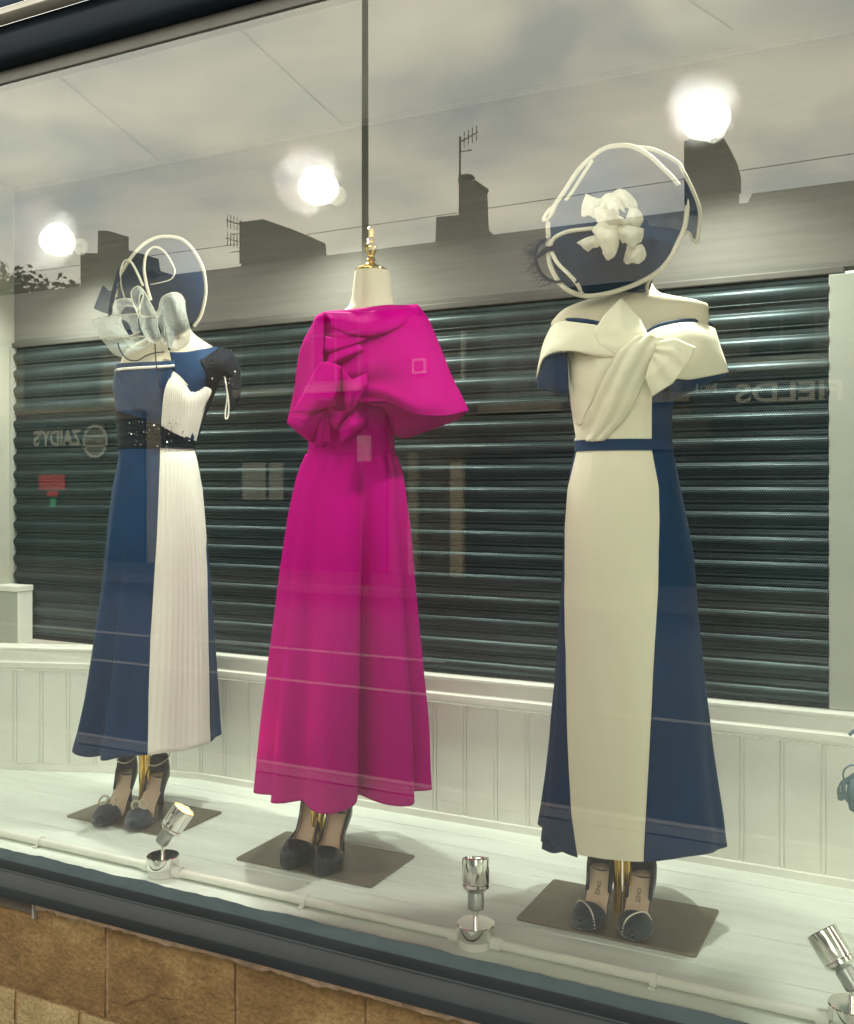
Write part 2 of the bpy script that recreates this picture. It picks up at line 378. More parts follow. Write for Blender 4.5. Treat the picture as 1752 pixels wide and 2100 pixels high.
# ceiling lamps
def clamp(px, py, label, Nn=2.53):
    p = aty(px, py, Nn - 1.866); fw = Vector((-.1 - p.x, -1.8 - p.y, 0)).normalized()
    t = thing('ceiling_lamp', label, 'ceiling lamp', (p.x, WY, p.z), 'lit lamps above the shutter')
    B = Matrix.Translation(p)
    MB().lathe([(.006, .03), (.006, .114)], B @ Matrix.Rotation(R(-90), 4, 'X'), 16).lathe([(.03, .104), (.03, .1155)], B @ Matrix.Rotation(R(-90), 4, 'X'), 24).out('bracket', mat('white_fitting', (.6, .6, .55), .4), t, True, auto=40)
    MB().lathe([(.001, .050), (.016, .049), (.034, .043), (.052, .026), (.061, .004), (.061, -.013), (.053, -.031), (.040, -.043), (.022, -.051), (.001, -.053)], B, 32, cap=False).out('lamp_shade', mat('opal_glass_lit', (.3, .3, .25), .5, emit=(.86, .95, .62), estr=.50), t, True)
    MB().lathe([(.001, -.026), (.016, -.024), (.030, -.012), (.036, .004), (.033, .020), (.018, .030), (.001, .033)], Matrix.Translation(p + fw * .036 + Vector((0, 0, .014))), 28, cap=False).out('bulb', mat('bare_bulb', (.3, .3, .2), .6, emit=(.75, .95, .9), estr=6), t, True)
    ld = bpy.data.lights.new('lamp_light', 'SPOT'); ld.energy = 48; ld.color = (.97, 1, .86); ld.shadow_soft_size = .035; ld.spot_size = R(165); ld.spot_blend = .9
    lo = bpy.data.objects.new('lamp_light', ld); COL.objects.link(lo); lo.parent = t; lo.location = p + (Vector((-.05, -1.85, 1.0)) - p).normalized() * .085 + Vector((0, 0, .006)) - wloc(t); lo.rotation_euler = (R(-26), 0, 0)
clamp(118, 492, 'leftmost lit ceiling lamp above the shutter near the left mannequin')
clamp(653, 382, 'lit ceiling lamp just left of the gold finial, the middle one')
clamp(1447, 240, 'rightmost and largest looking lit ceiling lamp above the big navy hat')
# ------------------------------------------------------------ window
gl = bpy.data.materials.new('window_glass'); gl.use_nodes = True; t = gl.node_tree; t.nodes.clear()
o_ = N(t, 'ShaderNodeOutputMaterial'); mx = N(t, 'ShaderNodeMixShader'); tr = N(t, 'ShaderNodeBsdfTransparent'); tr.inputs[0].default_value = (.95, .97, .95, 1)
gs = N(t, 'ShaderNodeBsdfGlossy'); gs.inputs['Roughness'].default_value = 0.0; gs.inputs[0].default_value = (1, 1, .98, 1)
fr = N(t, 'ShaderNodeFresnel'); fr.inputs[0].default_value = 1.76
# lens bloom put into the glass: some light is spread by a few degrees
# (scattered normals added for the glow: each bends light alike from any side)
r1 = N(t, 'ShaderNodeBsdfRefraction'); r1.inputs['Roughness'].default_value = .25; r1.inputs['IOR'].default_value = 1.09
ge = N(t, 'ShaderNodeNewGeometry'); sc = N(t, 'ShaderNodeVectorMath', operation='SCALE'); sc.inputs['Scale'].default_value = 7919.0
wn = N(t, 'ShaderNodeTexWhiteNoise'); sb = N(t, 'ShaderNodeVectorMath', operation='SUBTRACT'); sb.inputs[1].default_value = (.5, .5, .5)
pw = N(t, 'ShaderNodeMath', operation='POWER'); pw.inputs[1].default_value = 8
w2 = N(t, 'ShaderNodeTexWhiteNoise', noise_dimensions='4D'); w2.inputs['W'].default_value = 3.7
sq = N(t, 'ShaderNodeVectorMath', operation='SCALE'); m3 = N(t, 'ShaderNodeMath', operation='MULTIPLY'); m3.inputs[1].default_value = 1.7
av = N(t, 'ShaderNodeVectorMath', operation='ADD'); nv = N(t, 'ShaderNodeVectorMath', operation='NORMALIZE')
k = t.links.new
k(ge.outputs['Position'], sc.inputs[0]); k(sc.outputs[0], wn.inputs['Vector']); k(sc.outputs[0], w2.inputs['Vector'])
k(wn.outputs['Color'], sb.inputs[0]); k(w2.outputs['Value'], pw.inputs[0]); k(pw.outputs[0], m3.inputs[0])
nn = N(t, 'ShaderNodeVectorMath', operation='NORMALIZE'); k(sb.outputs[0], nn.inputs[0]); k(nn.outputs[0], sq.inputs[0]); k(m3.outputs[0], sq.inputs['Scale']); k(sq.outputs[0], av.inputs[0]); k(ge.outputs['Incoming'], av.inputs[1])
k(av.outputs[0], nv.inputs[0]); k(nv.outputs[0], r1.inputs['Normal'])
mh = N(t, 'ShaderNodeMixShader'); mh.inputs[0].default_value = .045
t.links.new(tr.outputs[0], mh.inputs[1]); t.links.new(r1.outputs[0], mh.inputs[2])
t.links.new(fr.outputs[0], mx.inputs[0]); t.links.new(mh.outputs[0], mx.inputs[1]); t.links.new(gs.outputs[0], mx.inputs[2]); t.links.new(mx.outputs[0], o_.inputs[0])
wd = thing('shop_window', 'large shop window with navy painted sill and dark head', 'window', (-1, 0, -.13))
MB().add([(-4.4, 0, -.002), (2.2, 0, -.002), (2.2, 0, 2.058), (-4.4, 0, 2.058)], [(0, 1, 2, 3)]).out('pane', gl, wd)
def ragged(x): return .0045 * (pnoise(Vector((x * 9, 0, 0))) + .5 * pnoise(Vector((x * 31, 5, 0))))
xs = [-4.4 + .02 * i for i in range(331)]
MB().grid([[(x, -.0015, .004 + ragged(x)), (x, -.004, .004 + ragged(x)), (x, -.018, -.017)] for x in xs]).out('rebate', M_putty, wd, True)
sp = [(-.0175, -.0165), (-.019, -.020), (-.021, -.040), (-.0235, -.0425), (-.027, -.0425), (-.030, -.0445), (-.049, -.070), (-.0505, -.0735), (-.0505, -.0975), (-.045, -.099), (-.012, -.099)]
MB().grid([[(x, q + .0006 * pnoise(Vector((x * 3, z * 40, 1))), z + .0012 * pnoise(Vector((x * 2.5, 3, z * 9)))) for q, z in sp] for x in [-4.4 + .05 * i for i in range(133)]]).out('sill', M_navyp, wd, True, auto=38)
MB().box(-4.4, 2.2, -.006, .03, 2.054, 2.087).box(-4.4, 2.2, .0035, .022, 2.046, 2.0535).out('bead', M_bead, wd, bevel=.002)
hp = [(-.004, 2.0875), (-.030, 2.0875), (-.040, 2.094), (-.045, 2.110), (-.045, 2.15), (-.032, 2.175), (-.030, 2.192)]
MB().grid([[(x, q, z) for q, z in hp] for x in (-4.4, 2.2)]).out('head', M_black, wd, True, auto=50)
fc = thing('fascia', 'white and navy painted shop fascia above the window head', 'fascia', (-1, -.05, 2.19))
fp = [(-.030, 2.1925), (-.062, 2.196), (-.066, 2.200), (-.066, 2.214), (-.060, 2.219)]
MB().grid([[(x, q, z) for q, z in fp] for x in (-4.4, 2.2)]).out('moulding', mat('white_gloss', (.30, .28, .24), .35, noise=.06), fc, True, auto=40)
fp = [(-.060, 2.2195), (-.075, 2.224), (-.085, 2.238), (-.085, 2.246), (-.10, 2.262), (-.10, 2.7), (.05, 2.7)]
MB().grid([[(x, q, z) for q, z in fp] for x in (-4.4, 2.2)]).out('board', mat('blue_gloss', (.05, .09, .17), .22, noise=.2, nscale=10), fc, True, auto=40)
# stone wall under the window, with its ragged mortar line
sm = bpy.data.materials.new('tooled_sandstone'); sm.use_nodes = True; t = sm.node_tree; b = t.nodes['Principled BSDF']; b.inputs['Roughness'].default_value = .9; b.inputs['Specular IOR Level'].default_value = .15
tcn = N(t, 'ShaderNodeTexCoord'); a1 = N(t, 'ShaderNodeTexNoise'); a1.inputs['Scale'].default_value = 3.6; a1.inputs['Detail'].default_value = 8; a1.inputs['Roughness'].default_value = .65
a2 = N(t, 'ShaderNodeTexNoise'); a2.inputs['Scale'].default_value = 85; a2.inputs['Detail'].default_value = 8
c1 = N(t, 'ShaderNodeValToRGB'); e = c1.color_ramp.elements; e[0].position = .30; e[0].color = (.048, .027, .011, 1); e[1].position = .72; e[1].color = (.155, .105, .048, 1)
q = e.new(.5); q.color = (.085, .050, .020, 1)
mm = N(t, 'ShaderNodeMix', data_type='RGBA', blend_type='OVERLAY'); mm.inputs[0].default_value = .5
bp = N(t, 'ShaderNodeBump'); bp.inputs['Strength'].default_value = .8; bp.inputs['Distance'].default_value = .006
mpn = N(t, 'ShaderNodeMapping'); mpn.inputs['Scale'].default_value = (1, 1, 1.5)
k = t.links.new; k(tcn.outputs['Object'], mpn.inputs[0]); k(mpn.outputs[0], a1.inputs['Vector']); k(tcn.outputs['Object'], a2.inputs['Vector']); k(a1.outputs['Fac'], c1.inputs[0])
k(c1.outputs[0], mm.inputs[6]); k(a2.outputs['Fac'], mm.inputs[7]); k(mm.outputs[2], b.inputs['Base Color']); k(a2.outputs['Fac'], bp.inputs['Height']); k(bp.outputs[0], b.inputs['Normal'])
sm2 = sm.copy(); sm2.name = 'worn_tan_sandstone'
for n_ in sm2.node_tree.nodes:
    if n_.type == 'VALTORGB':
        for el, cc in zip(n_.color_ramp.elements, ((.085, .058, .027, 1), (.13, .096, .047, 1), (.20, .16, .088, 1))): el.color = cc
st = thing('stone_wall', 'brown sandstone block wall with crumbling joints below the shop window', 'wall', (-1, -.02, -.6))
joints = [aty(218, 1980, -.02).x, aty(485, 2050, -.02).x, aty(753, 2090, -.02).x]
jx = [-4.4, joints[0] - 1.2, joints[0] - .62, joints[0], joints[1], joints[2], joints[2] + .45, joints[2] + .95, joints[2] + 1.4]
course = [(-.105, -.349), (-.356, -.60)]
jj = {0: jx, 1: sorted([x + d for x, d in zip(jx, [.2, .33, -.19, -.09, .2, -.1, .22, .1, .2])]), 2: jx}
jj[1].append(aty(32, 2060, -.02).x); jj[1].sort()
def stone(ci, x0, x1, z1, z0):
    x0 += .006; x1 -= .006; nx = max(2, int((x1 - x0) / .012)); nz = int((z1 - z0) / .012)
    rows = []
    for j in range(nz + 1):
        r = []
        for i in range(nx + 1):
            x = x0 + (x1 - x0) * i / nx; z = z0 + (z1 - z0) * j / nz
            ed = min(i, nx - i, j, nz - j)
            y = -.022 + .0035 * pnoise(Vector((x * 6, z * 7, 3))) + .0015 * pnoise(Vector((x * 30, z * 30, 3))) + (.0035 if ed == 0 else (.001 if ed == 1 else 0))
            jt = .0022
            r.append((x + (jt * pnoise(Vector((x * 20, z * 20, 9))) if ed == 0 else 0), y, z + (jt * pnoise(Vector((x * 20, z * 20, 19))) if ed == 0 else 0)))
        rows.append(r)
    MB().grid(rows).out('stone_block', sm2 if ci else sm, st, True)
for ci, (z1, z0) in enumerate(course):
    J = jj[ci] + [2.2]
    for x0, x1 in zip(J, J[1:]):
        if x1 - x0 < .08 or x1 < -2.6 or x0 > .6: continue
        stone(ci, x0, x1, z1, z0)
M_mortar = mat('pinkish_lime_mortar', (.20, .135, .09), .95, noise=.3, nscale=30, bump=.5, bscale=120)
box('bed', -4.4, 2.2, -.0155, .05, -.62, -.1, mat('sandy_joint', (.11, .062, .024), .95, noise=.3, nscale=40, bump=.5, bscale=90), st)
rows = []
for i in range(560):
    x = -4.4 + .0118 * i
    d = .013 + .013 * (pnoise(Vector((x * 7, 1, 0))) + .6 * pnoise(Vector((x * 26, 2, 0))) + .35 * pnoise(Vector((x * 80, 7, 0))))
    d = max(.004, d)
    rows.append([(x, -.0262, -.099), (x, -.0275, -.11 - d * .6), (x, -.0245, -.110 - d), (x, -.015, -.111 - d)])
MB().grid(rows).out('mortar_line', M_mortar, st, True)
# a few cracks in the stone
for pts in ([(223, 2051), (240, 2055), (256, 2060), (272, 2052), (292, 2047), (303, 2040), (315, 2037), (330, 2044), (345, 2046), (362, 2050)],):
    mb = MB(); P = [aty(a, c, -.0262) for a, c in pts]; mb.tube(crom(P, 4), [.0012] * (4 * (len(P) - 1) + 1), 4).out('crack', mat('crack_dark', (.05, .025, .01), 1), st)
p0 = aty(0, 1895, -.02); p1 = aty(73, 1921, -.02)
vent = thing('wall_vent', 'dark recessed slot vent in the stone just under the sill at the far left', 'vent', (p0.x, -.02, -.15))
box('recess', p0.x - .2, p1.x, -.0285, -.0275, -.135, -.106, mat('vent_dark', (.03, .022, .016), .9), vent)
box('frame', p1.x, p1.x + .007, -.032, -.02, -.145, -.104, M_bead, vent)
# far right: wire ornament hanging near the wall
F2 = lambda pts, Nn: [aty(a, c, Nn - 1.866) for a, c in pts]
wo = thing('wire_fascinator', 'grey blue looped wire fascinator at the right edge', 'fascinator', aty(1765, 1680, .52))
M_wire = mat('grey_blue_wire', (.17, .24, .27), .5)
Z = lambda pts: [((2380 + a / 7.0) / 1.4207, (2100 + c / 7.0) / 1.4207) for a, c in pts]
MB().tube(crom(F2(Z([(560, 1200), (540, 1100), (570, 1000), (650, 930), (740, 905), (860, 940), (930, 1060), (880, 1200), (700, 1330), (600, 1250), (570, 1190)]), 2.386), 6), .0022, 6).out('loop', M_wire, wo, True)
MB().tube(crom(F2(Z([(980, 900), (900, 1010), (760, 1120), (640, 1200), (560, 1250), (545, 1400), (580, 1520), (680, 1660), (800, 1770), (950, 1830), (1100, 1760)]), 2.386), 6), .0052, 8, flat=.4).out('band', M_wire, wo, True)
MB().tube(crom(F2(Z([(560, 1200), (490, 1270), (455, 1370), (450, 1480), (470, 1560), (500, 1580), (520, 1540), (480, 1450)]), 2.386), 6), [.002] * 12 + [.0035] * 12 + [.006] * 12 + [.005] * 7, 8, flat=.4).out('leaf_wire', M_wire, wo, True)
MB().tube(crom(F2(Z([(600, 1240), (720, 1260), (900, 1270), (1100, 1200)]), 2.386), 6), .003, 6).out('spar', M_wire, wo, True)
MB().lathe([(.001, -.045), (.018, -.035), (.024, 0), (.018, .035), (.001, .045)], Matrix.Translation(aty(*Z([(840, 1500)])[0], .53)), 18).out('pad', M_wire, wo, True)
MB().tube(crom(F2(Z([(670, 295), (720, 240), (800, 190), (900, 170)]), 2.386), 6), .004, 8).out('curl', M_wire, wo, True)
MB().tube([aty(*Z([(1000, 1830)])[0], .52), aty(*Z([(1000, 1830)])[0], .52) * 1 - Vector((0, 0, aty(*Z([(1000, 1830)])[0], .52).z))], .003, 8).out('stand', M_wire, wo, True)
# ============================================================ FORMS, DRESSES
class Frame:
    def __init__(s, px, py):
        s.px = px
        s.O = atz(px, py, 0.0); s.O.z = 0
        d = s.O - CAMP; d.z = 0; s.d = d.normalized(); s.r = Vector((s.d.y, -s.d.x, 0))
    def P(s, px, py, dd=0.0):
        q = ray(px, py); t = (dd - (CAMP - s.O).dot(s.d)) / q.dot(s.d); return CAMP + q * t
    def lz(s, p): v = p - s.O; return v.dot(s.r), p.z
    def W(s, l, dd, z): return s.O + s.r * l + s.d * dd + Vector((0, 0, z))
class Form:
    """body of revolution-like shape from left/right outlines; rows: (py, pxL, pxR, half depth[, depth centre])"""
    def __init__(s, F, rows, k=4):
        s.F = F; s.k = []
        rows = [tuple(r) + ((0,) if len(r) == 4 else ()) for r in rows]
        for py, a, b, dp, dc in rows:
            la, z = F.lz(F.P(a, py)); lb, z2 = F.lz(F.P(b, py)); s.k.append((z, (la + lb) / 2, (lb - la) / 2, dp, dc))
        s.k.sort(key=lambda q: -q[0])
    def at(s, z):
        k = s.k
        if z >= k[0][0]: return k[0][1:]
        if z <= k[-1][0]: return k[-1][1:]
        for i in range(len(k) - 1):
            if k[i][0] >= z >= k[i + 1][0]:
                t = (k[i][0] - z) / max(1e-9, k[i][0] - k[i + 1][0])
                p0 = k[max(0, i - 1)]; p1 = k[i]; p2 = k[i + 1]; p3 = k[min(len(k) - 1, i + 2)]
                o = []
                for j in range(1, 5):
                    h = p2[0] - p1[0]
                    m1 = (p2[j] - p0[j]) / (p2[0] - p0[0]) * h if p2[0] != p0[0] else 0
                    m2 = (p3[j] - p1[j]) / (p3[0] - p1[0]) * h if p3[0] != p1[0] else 0
                    o.append((2 * t ** 3 - 3 * t * t + 1) * p1[j] + (t ** 3 - 2 * t * t + t) * m1 + (-2 * t ** 3 + 3 * t * t) * p2[j] + (t ** 3 - t * t) * m2)
                return o
    def z(s, py): return s.F.P(s.F.px, py).z
    def pt(s, al, z, off=0.0):
        c, a, b, dc = s.at(z); return s.F.W(c + (a + off) * math.cos(al), dc + (b + off) * math.sin(al), z)
    def ang(s, px, z):
        """front angle at which the surface shows at this pixel column"""
        c, a, b, dc = s.at(z); l = s.F.lz(s.F.P(px, 1001))[0]
        for _ in range(3):
            u = max(-1, min(1, (l - c) / a)); al = -math.acos(u)
            dd = dc + b * math.sin(al); l = s.F.lz(s.F.P(px, 1001, dd))[0]
        return al
    def surf(s, px, py):
        dd = 0.0
        for _ in range(4):
            l, z = s.F.lz(s.F.P(px, py, dd)); c, a, b, dc = s.at(z); u = (l - c) / a
            dd = dc - b * math.sqrt(max(0, 1 - u * u)) if abs(u) < 1 else dc
        return dd
    def skin(s, name, m, parent, py0, py1, a0=None, a1=None, nu=96, nv=60, fold=None, hem=None, top=None, off=0.0, solid=.0, close=True, auto=None):
        """py0..py1 rows; a0/a1: None for full ring or functions z -> angle"""
        z0 = s.z(py0) if py0 else None; z1 = s.z(py1); rows = []
        full = a0 is None
        for j in range(nv + 1):
            t = j / nv; r = []
            for i in range(nu if full else nu + 1):
                u = i / nu
                if full: al = -math.pi * 2 * u; zt = z0; zb = z1
                if not full:
                    zz = z0 + (z1 - z0) * t; A = a0(zz); B = a1(zz); al = A + (B - A) * u
                zb = z1 + (hem(al) if hem else 0); zt = z0 + (top(al) if top else 0)
                z = zt + (zb - zt) * t
                if not full: A = a0(z); B = a1(z); al = A + (B - A) * u
                f = fold(al, t, z) if fold else 0
                r.append(s.pt(al, z, off + f))
            rows.append(r)
        mb = MB().grid(rows, full)
        if full and close: mb.add(rows[0], [tuple(range(nu))])
        return mb.out(name, m, parent, True, solid=solid, auto=auto)
def patch(F, net, name, m, parent, form=None, k=6, solid=.003, tens=None, absd=False, extra=None, shift=0.0, lin=False):
    """cloth patch from a small net of (px, py, lift towards the viewer)"""
    crm = (lambda P, k: [P[i].lerp(P[i + 1], j / k) for i in range(len(P) - 1) for j in range(k)] + [P[-1]]) if lin else crom
    G = []
    for row in net:
        r = []
        for px, py, o in row:
            dd = (form.surf(px, py) if form and not absd else 0) - o + shift
            r.append(F.P(px, py, dd))
        G.append(crm(r, k) if len(r) > 1 else r)
    cols = list(zip(*G)); cols = [crm(list(c), k) for c in cols]
    rows = [list(r) for r in zip(*cols)]
    if extra: rows = extra(rows)
    o = MB().grid(rows).out(name, m, parent, True, solid=solid)
    return o
def line(F, pts, name, r, m, parent, form=None, closed=False, k=6, n=8, flat=1, lift=0, taper=None):
    P = [F.P(p[0], p[1], (form.surf(p[0], p[1]) if form else 0) - (p[2] if len(p) > 2 else 0) - lift) for p in pts]
    Q = crom(P, k, closed)
    if taper: r = [r * taper(i / (len(Q) - 1)) for i in range(len(Q))]
    return MB().tube(Q, r, n, closed=closed, flat=flat, up=F.d).out(name, m, parent, True)
def plate(pts, name, label):
    q = [atz(a, c, .004) for a, c in pts]
    cx = sum(p.x for p in q) / 4; cy = sum(p.y for p in q) / 4
    w = (abs(q[2].x - q[1].x) + abs(q[3].x - q[0].x)) / 2; d = (abs(q[1].y - q[0].y) + abs(q[2].y - q[3].y)) / 2
    return cx, cy, w, d
def rrect(x0, x1, y0, y1, z0, z1, r=.008):
    P = []
    for cx, cy, a0 in ((x1 - r, y1 - r, 0), (x0 + r, y1 - r, 90), (x0 + r, y0 + r, 180), (x1 - r, y0 + r, 270)):
        for k in range(5): a = R(a0 + 22.5 * k); P.append((cx + r * math.cos(a), cy + r * math.sin(a), z0))
    return MB().prism(P, (0, 0, z1 - z0))
def mannequin(F, plate_pts, label, polex, body):
    cx, cy, w, d = plate(plate_pts, '', '')
    t = thing('mannequin', label, 'mannequin', (cx, cy, 0), 'dress forms in the window')
    rrect(cx - w / 2, cx + w / 2, cy - d / 2, cy + d / 2, .0002, .005).out('base_plate', M_plate, t, bevel=.001)
    if polex:
        px, py = polex; p = atz(px, py, .005)
        for dx in (-.011, .0115): MB().lathe([(.0095, .005), (.0095, .5)], Matrix.Translation((p.x + dx, p.y, 0)), 20).out('pole', M_brass, t, True)
    return t
rnd = random.Random(3)
def folds(spec, z0, z1, pw=1.6):
    """spec: list of (angle deg, width deg, amp) bumps, growing towards the hem"""
    def f(al, t, z):
        a = math.degrees(al) % 360; s = 0
        for c, w, h in spec:
            d = (a - c + 180) % 360 - 180
            s += h * math.exp(-(d / w) ** 2)
        return 2.2 * s * t ** pw
    return f
# ---------------------------------------------------------------- right mannequin (ivory / navy)
FR_ = Frame(1275, 1872)
TR = mannequin(FR_, [(1058, 1882), (1138, 1802), (1478, 1868), (1425, 1963)], 'cream dress form on a bronze plate wearing the ivory and navy dress', (1277, 1868), None)
TorR = Form(FR_, [(585, 1252, 1338, .045), (600, 1240, 1348, .048), (612, 1216, 1368, .055), (622, 1185, 1418, .06), (634, 1158, 1452, .064), (650, 1140, 1453, .067), (668, 1129, 1455, .07), (700, 1145, 1440, .075), (740, 1175, 1385, .08), (830, 1185, 1365, .075), (905, 1195, 1362, .065), (960, 1195, 1365, .07), (1100, 1195, 1370, .07)])
TorR.skin('torso', M_form, TR, 585, 1100, nu=96, nv=70)
DR = thing('evening_dress', 'long ivory crepe dress with navy sides, belt and twisted off-shoulder bow', 'dress', (FR_.O.x, FR_.O.y, .15))
BodR = Form(FR_, [(690, 1146, 1440, .10, -.005), (740, 1157, 1412, .11, -.008), (800, 1162, 1390, .107, -.006), (850, 1174, 1379, .095), (905, 1181, 1378, .085), (925, 1180, 1380, .085), (980, 1168, 1391, .10), (1060, 1160, 1408, .115), (1130, 1156, 1420, .125), (1250, 1148, 1428, .135), (1350, 1140, 1436, .14), (1450, 1130, 1444, .15), (1560, 1119, 1453, .16), (1650, 1106, 1462, .165), (1700, 1098, 1466, .17), (1750, 1096, 1473, .17)])
def edge(pts, form):
    pts = sorted([(form.z(py), px) for py, px in pts], reverse=True)
    def f(z):
        if z >= pts[0][0]: px = pts[0][1]
        elif z <= pts[-1][0]: px = pts[-1][1]
        else:
            for (za, pa), (zb, pb) in zip(pts, pts[1:]):
                if za >= z >= zb: px = pa + (pb - pa) * (za - z) / max(1e-9, za - zb); break
        return form.ang(px, z)
    return f
wl = edge([(690, 1150), (905, 1184), (925, 1184), (1000, 1165), (1060, 1158), (1200, 1158), (1400, 1161), (1550, 1166), (1640, 1172), (1745, 1190)], BodR)
wr = edge([(690, 1338), (905, 1338), (925, 1338), (1000, 1352), (1060, 1353), (1200, 1350), (1350, 1340), (1560, 1329), (1690, 1321), (1755, 1320)], BodR)
nR = lambda al, t, z: .0022 * pnoise(Vector((al * 2.5, z * 5, 0))) + .0009 * pnoise(Vector((al * 7, z * 14, 4)))
BodR.skin('bodice', M_ivory, DR, 712, 904, wl, wr, 60, 30, nR)
BodR.skin('side_panel', M_navy, DR, 712, 904, wr, lambda z: wl(z) + 2 * math.pi, 90, 30, nR)
BodR.skin('belt', M_navy, DR, 903.5, 926, nu=90, nv=5, off=.0022, close=False)
frR = folds([(205, 9, .0), (188, 11, -.012), (330, 14, .006), (355, 10, .012), (15, 12, -.01), (60, 18, .012), (100, 20, -.01), (140, 18, .012)], 0, 0, 2.2)
hemR = lambda al: (-.012 * math.exp(-((math.degrees(al) % 360 - 200) / 9) ** 2) + .012 * math.exp(-((math.degrees(al) % 360 - 214) / 6) ** 2))
BodR.skin('skirt_front', M_ivory, DR, 925, 1706, wl, wr, 60, 90, nR, hem=lambda al: -.004)
BodR.skin('skirt', M_navy, DR, 925, 1706, wr, lambda z: wl(z) + 2 * math.pi, 140, 90, lambda al, t, z: frR(al, t, z) + nR(al, t, z), hem=lambda al: hemR(al) - .006 - .006 * math.sin(al * 3 + 1), solid=.002)
# hanging inner fold at the left hem
patch(FR_, [[(1113, 1640, 0), (1140, 1635, .01), (1166, 1640, .03)], [(1114, 1700, 0), (1140, 1700, .015), (1164, 1700, .03)], [(1112, 1741, 0), (1136, 1750, .018), (1166, 1744, .03)]], 'hem_fold', M_navy, DR, absd=True, shift=-.05)
# off shoulder band: one ring with a lifted lower edge, ivory outside, navy lining
CapR = Form(FR_, [(665, 1129, 1466, .098), (690, 1121, 1475, .112), (715, 1114, 1482, .122), (745, 1106, 1490, .128), (765, 1102, 1494, .13), (790, 1098, 1490, .13), (812, 1108, 1480, .13)])
def soft(rows):
    for j, r in enumerate(rows):
        for i, p in enumerate(r): r[i] = p - FR_.d * .0035 * pnoise(Vector((p.x * 22, p.z * 30, 1)))
    return rows
def band_patch(net, name, m, lift=0, lin=False): return patch(FR_, net, name, m, DR, absd=True, k=7, solid=.003, shift=lift, extra=soft, lin=lin)
band_patch([[(1130, 672, .00), (1150, 660, .045), (1200, 664, .085), (1240, 672, .10), (1290, 690, .112)],
            [(1117, 700, .01), (1145, 690, .075), (1200, 690, .115), (1245, 697, .128), (1292, 712, .132)],
            [(1108, 735, .01), (1130, 712, .09), (1180, 714, .125), (1240, 724, .134), (1290, 732, .134)],
            [(1101, 775, .0), (1117, 732, .075), (1165, 719, .122), (1230, 731, .128), (1285, 736, .128)]], 'shoulder_band', M_ivory)
band_patch([[(1101, 775, -.005), (1118, 734, .06), (1150, 724, .085), (1164, 722, .09)], [(1106, 797, -.02), (1125, 790, .02), (1148, 800, .05), (1166, 800, .07)], [(1110, 798, -.04), (1128, 802, -.02), (1148, 808, .0), (1166, 806, .02)]], 'lining', M_navy)
band_patch([[(1318, 690, .125), (1350, 672, .11), (1400, 662, .08), (1440, 664, .035), (1466, 674, .0)],
            [(1330, 712, .137), (1365, 700, .13), (1410, 692, .105), (1450, 695, .06), (1476, 706, .01)],
            [(1345, 740, .137), (1378, 735, .13), (1420, 735, .11), (1458, 738, .06), (1488, 742, .01)],
            [(1360, 770, .125), (1380, 775, .118), (1412, 778, .10), (1455, 771, .05), (1494, 763, .0)]], 'shoulder_band', M_ivory)
band_patch([[(1375, 782, .10), (1412, 776, .09), (1455, 770, .045), (1493, 763, -.003)], [(1370, 815, .07), (1405, 805, .05), (1440, 790, .02), (1480, 775, -.02)], [(1365, 830, .03), (1390, 812, .0), (1430, 797, -.03), (1490, 768, -.05)]], 'lining', M_navy)
# dark under edges along the neckline
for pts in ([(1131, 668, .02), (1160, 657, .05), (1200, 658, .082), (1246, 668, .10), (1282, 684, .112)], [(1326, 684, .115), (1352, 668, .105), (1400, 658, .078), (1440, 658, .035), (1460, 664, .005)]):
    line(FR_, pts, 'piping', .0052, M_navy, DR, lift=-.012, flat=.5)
# knot, peak, drape
band_patch([[(1272, 614, .088), (1274, 613, .092), (1276, 614, .088)], [(1242, 644, .108), (1272, 646, .122), (1312, 652, .108)], [(1218, 680, .120), (1270, 682, .140), (1330, 688, .128)], [(1226, 706, .130), (1275, 712, .146), (1336, 706, .138)], [(1268, 728, .138), (1300, 730, .148), (1334, 720, .142)]], 'bow_peak', M_ivory, lin=True)
def crease(amp, n, ph=0):
    def f(rows):
        nr = len(rows)
        for j, r in enumerate(rows):
            for i, p in enumerate(r):
                u = i / (len(r) - 1); e = math.sin(math.pi * min(1, u)) ** .5
                r[i] = p - FR_.d * amp * math.sin(n * math.pi * u + ph + 1.2 * j / nr) * e
        return rows
    return f
patch(FR_, [[(1306, 690, .038), (1334, 687, .048), (1362, 694, .042)], [(1272, 716, .034), (1308, 716, .048), (1352, 718, .040)], [(1252, 750, .022), (1294, 748, .038), (1340, 744, .026)], [(1228, 800, .008), (1275, 790, .024), (1318, 790, .010)], [(1198, 862, .005), (1248, 855, .016), (1286, 850, .006)], [(1178, 904, .003), (1212, 905, .007), (1240, 904, .003)]], 'drape', M_ivory, DR, form=BodR, extra=crease(.0045, 5), k=10)
patch(FR_, [[(1166, 724, .002), (1215, 726, .006), (1268, 728, .02)], [(1170, 780, .003), (1215, 775, .010), (1255, 760, .012)], [(1176, 830, .003), (1205, 825, .008), (1235, 800, .007)], [(1183, 870, .002), (1190, 872, .004), (1205, 858, .003)]], 'drape', M_ivory, DR, form=BodR, extra=crease(.003, 3, 1), k=9)
patch(FR_, [[(1344, 702, .150), (1346, 714, .158), (1340, 730, .154), (1332, 746, .148)], [(1384, 694, .150), (1382, 718, .164), (1358, 754, .160), (1324, 776, .146)], [(1428, 712, .140), (1410, 748, .152), (1380, 786, .150), (1338, 813, .136)]], 'bow_tail', M_ivory, DR, absd=True, k=9, solid=.003, extra=crease(.0030, 7), lin=True)
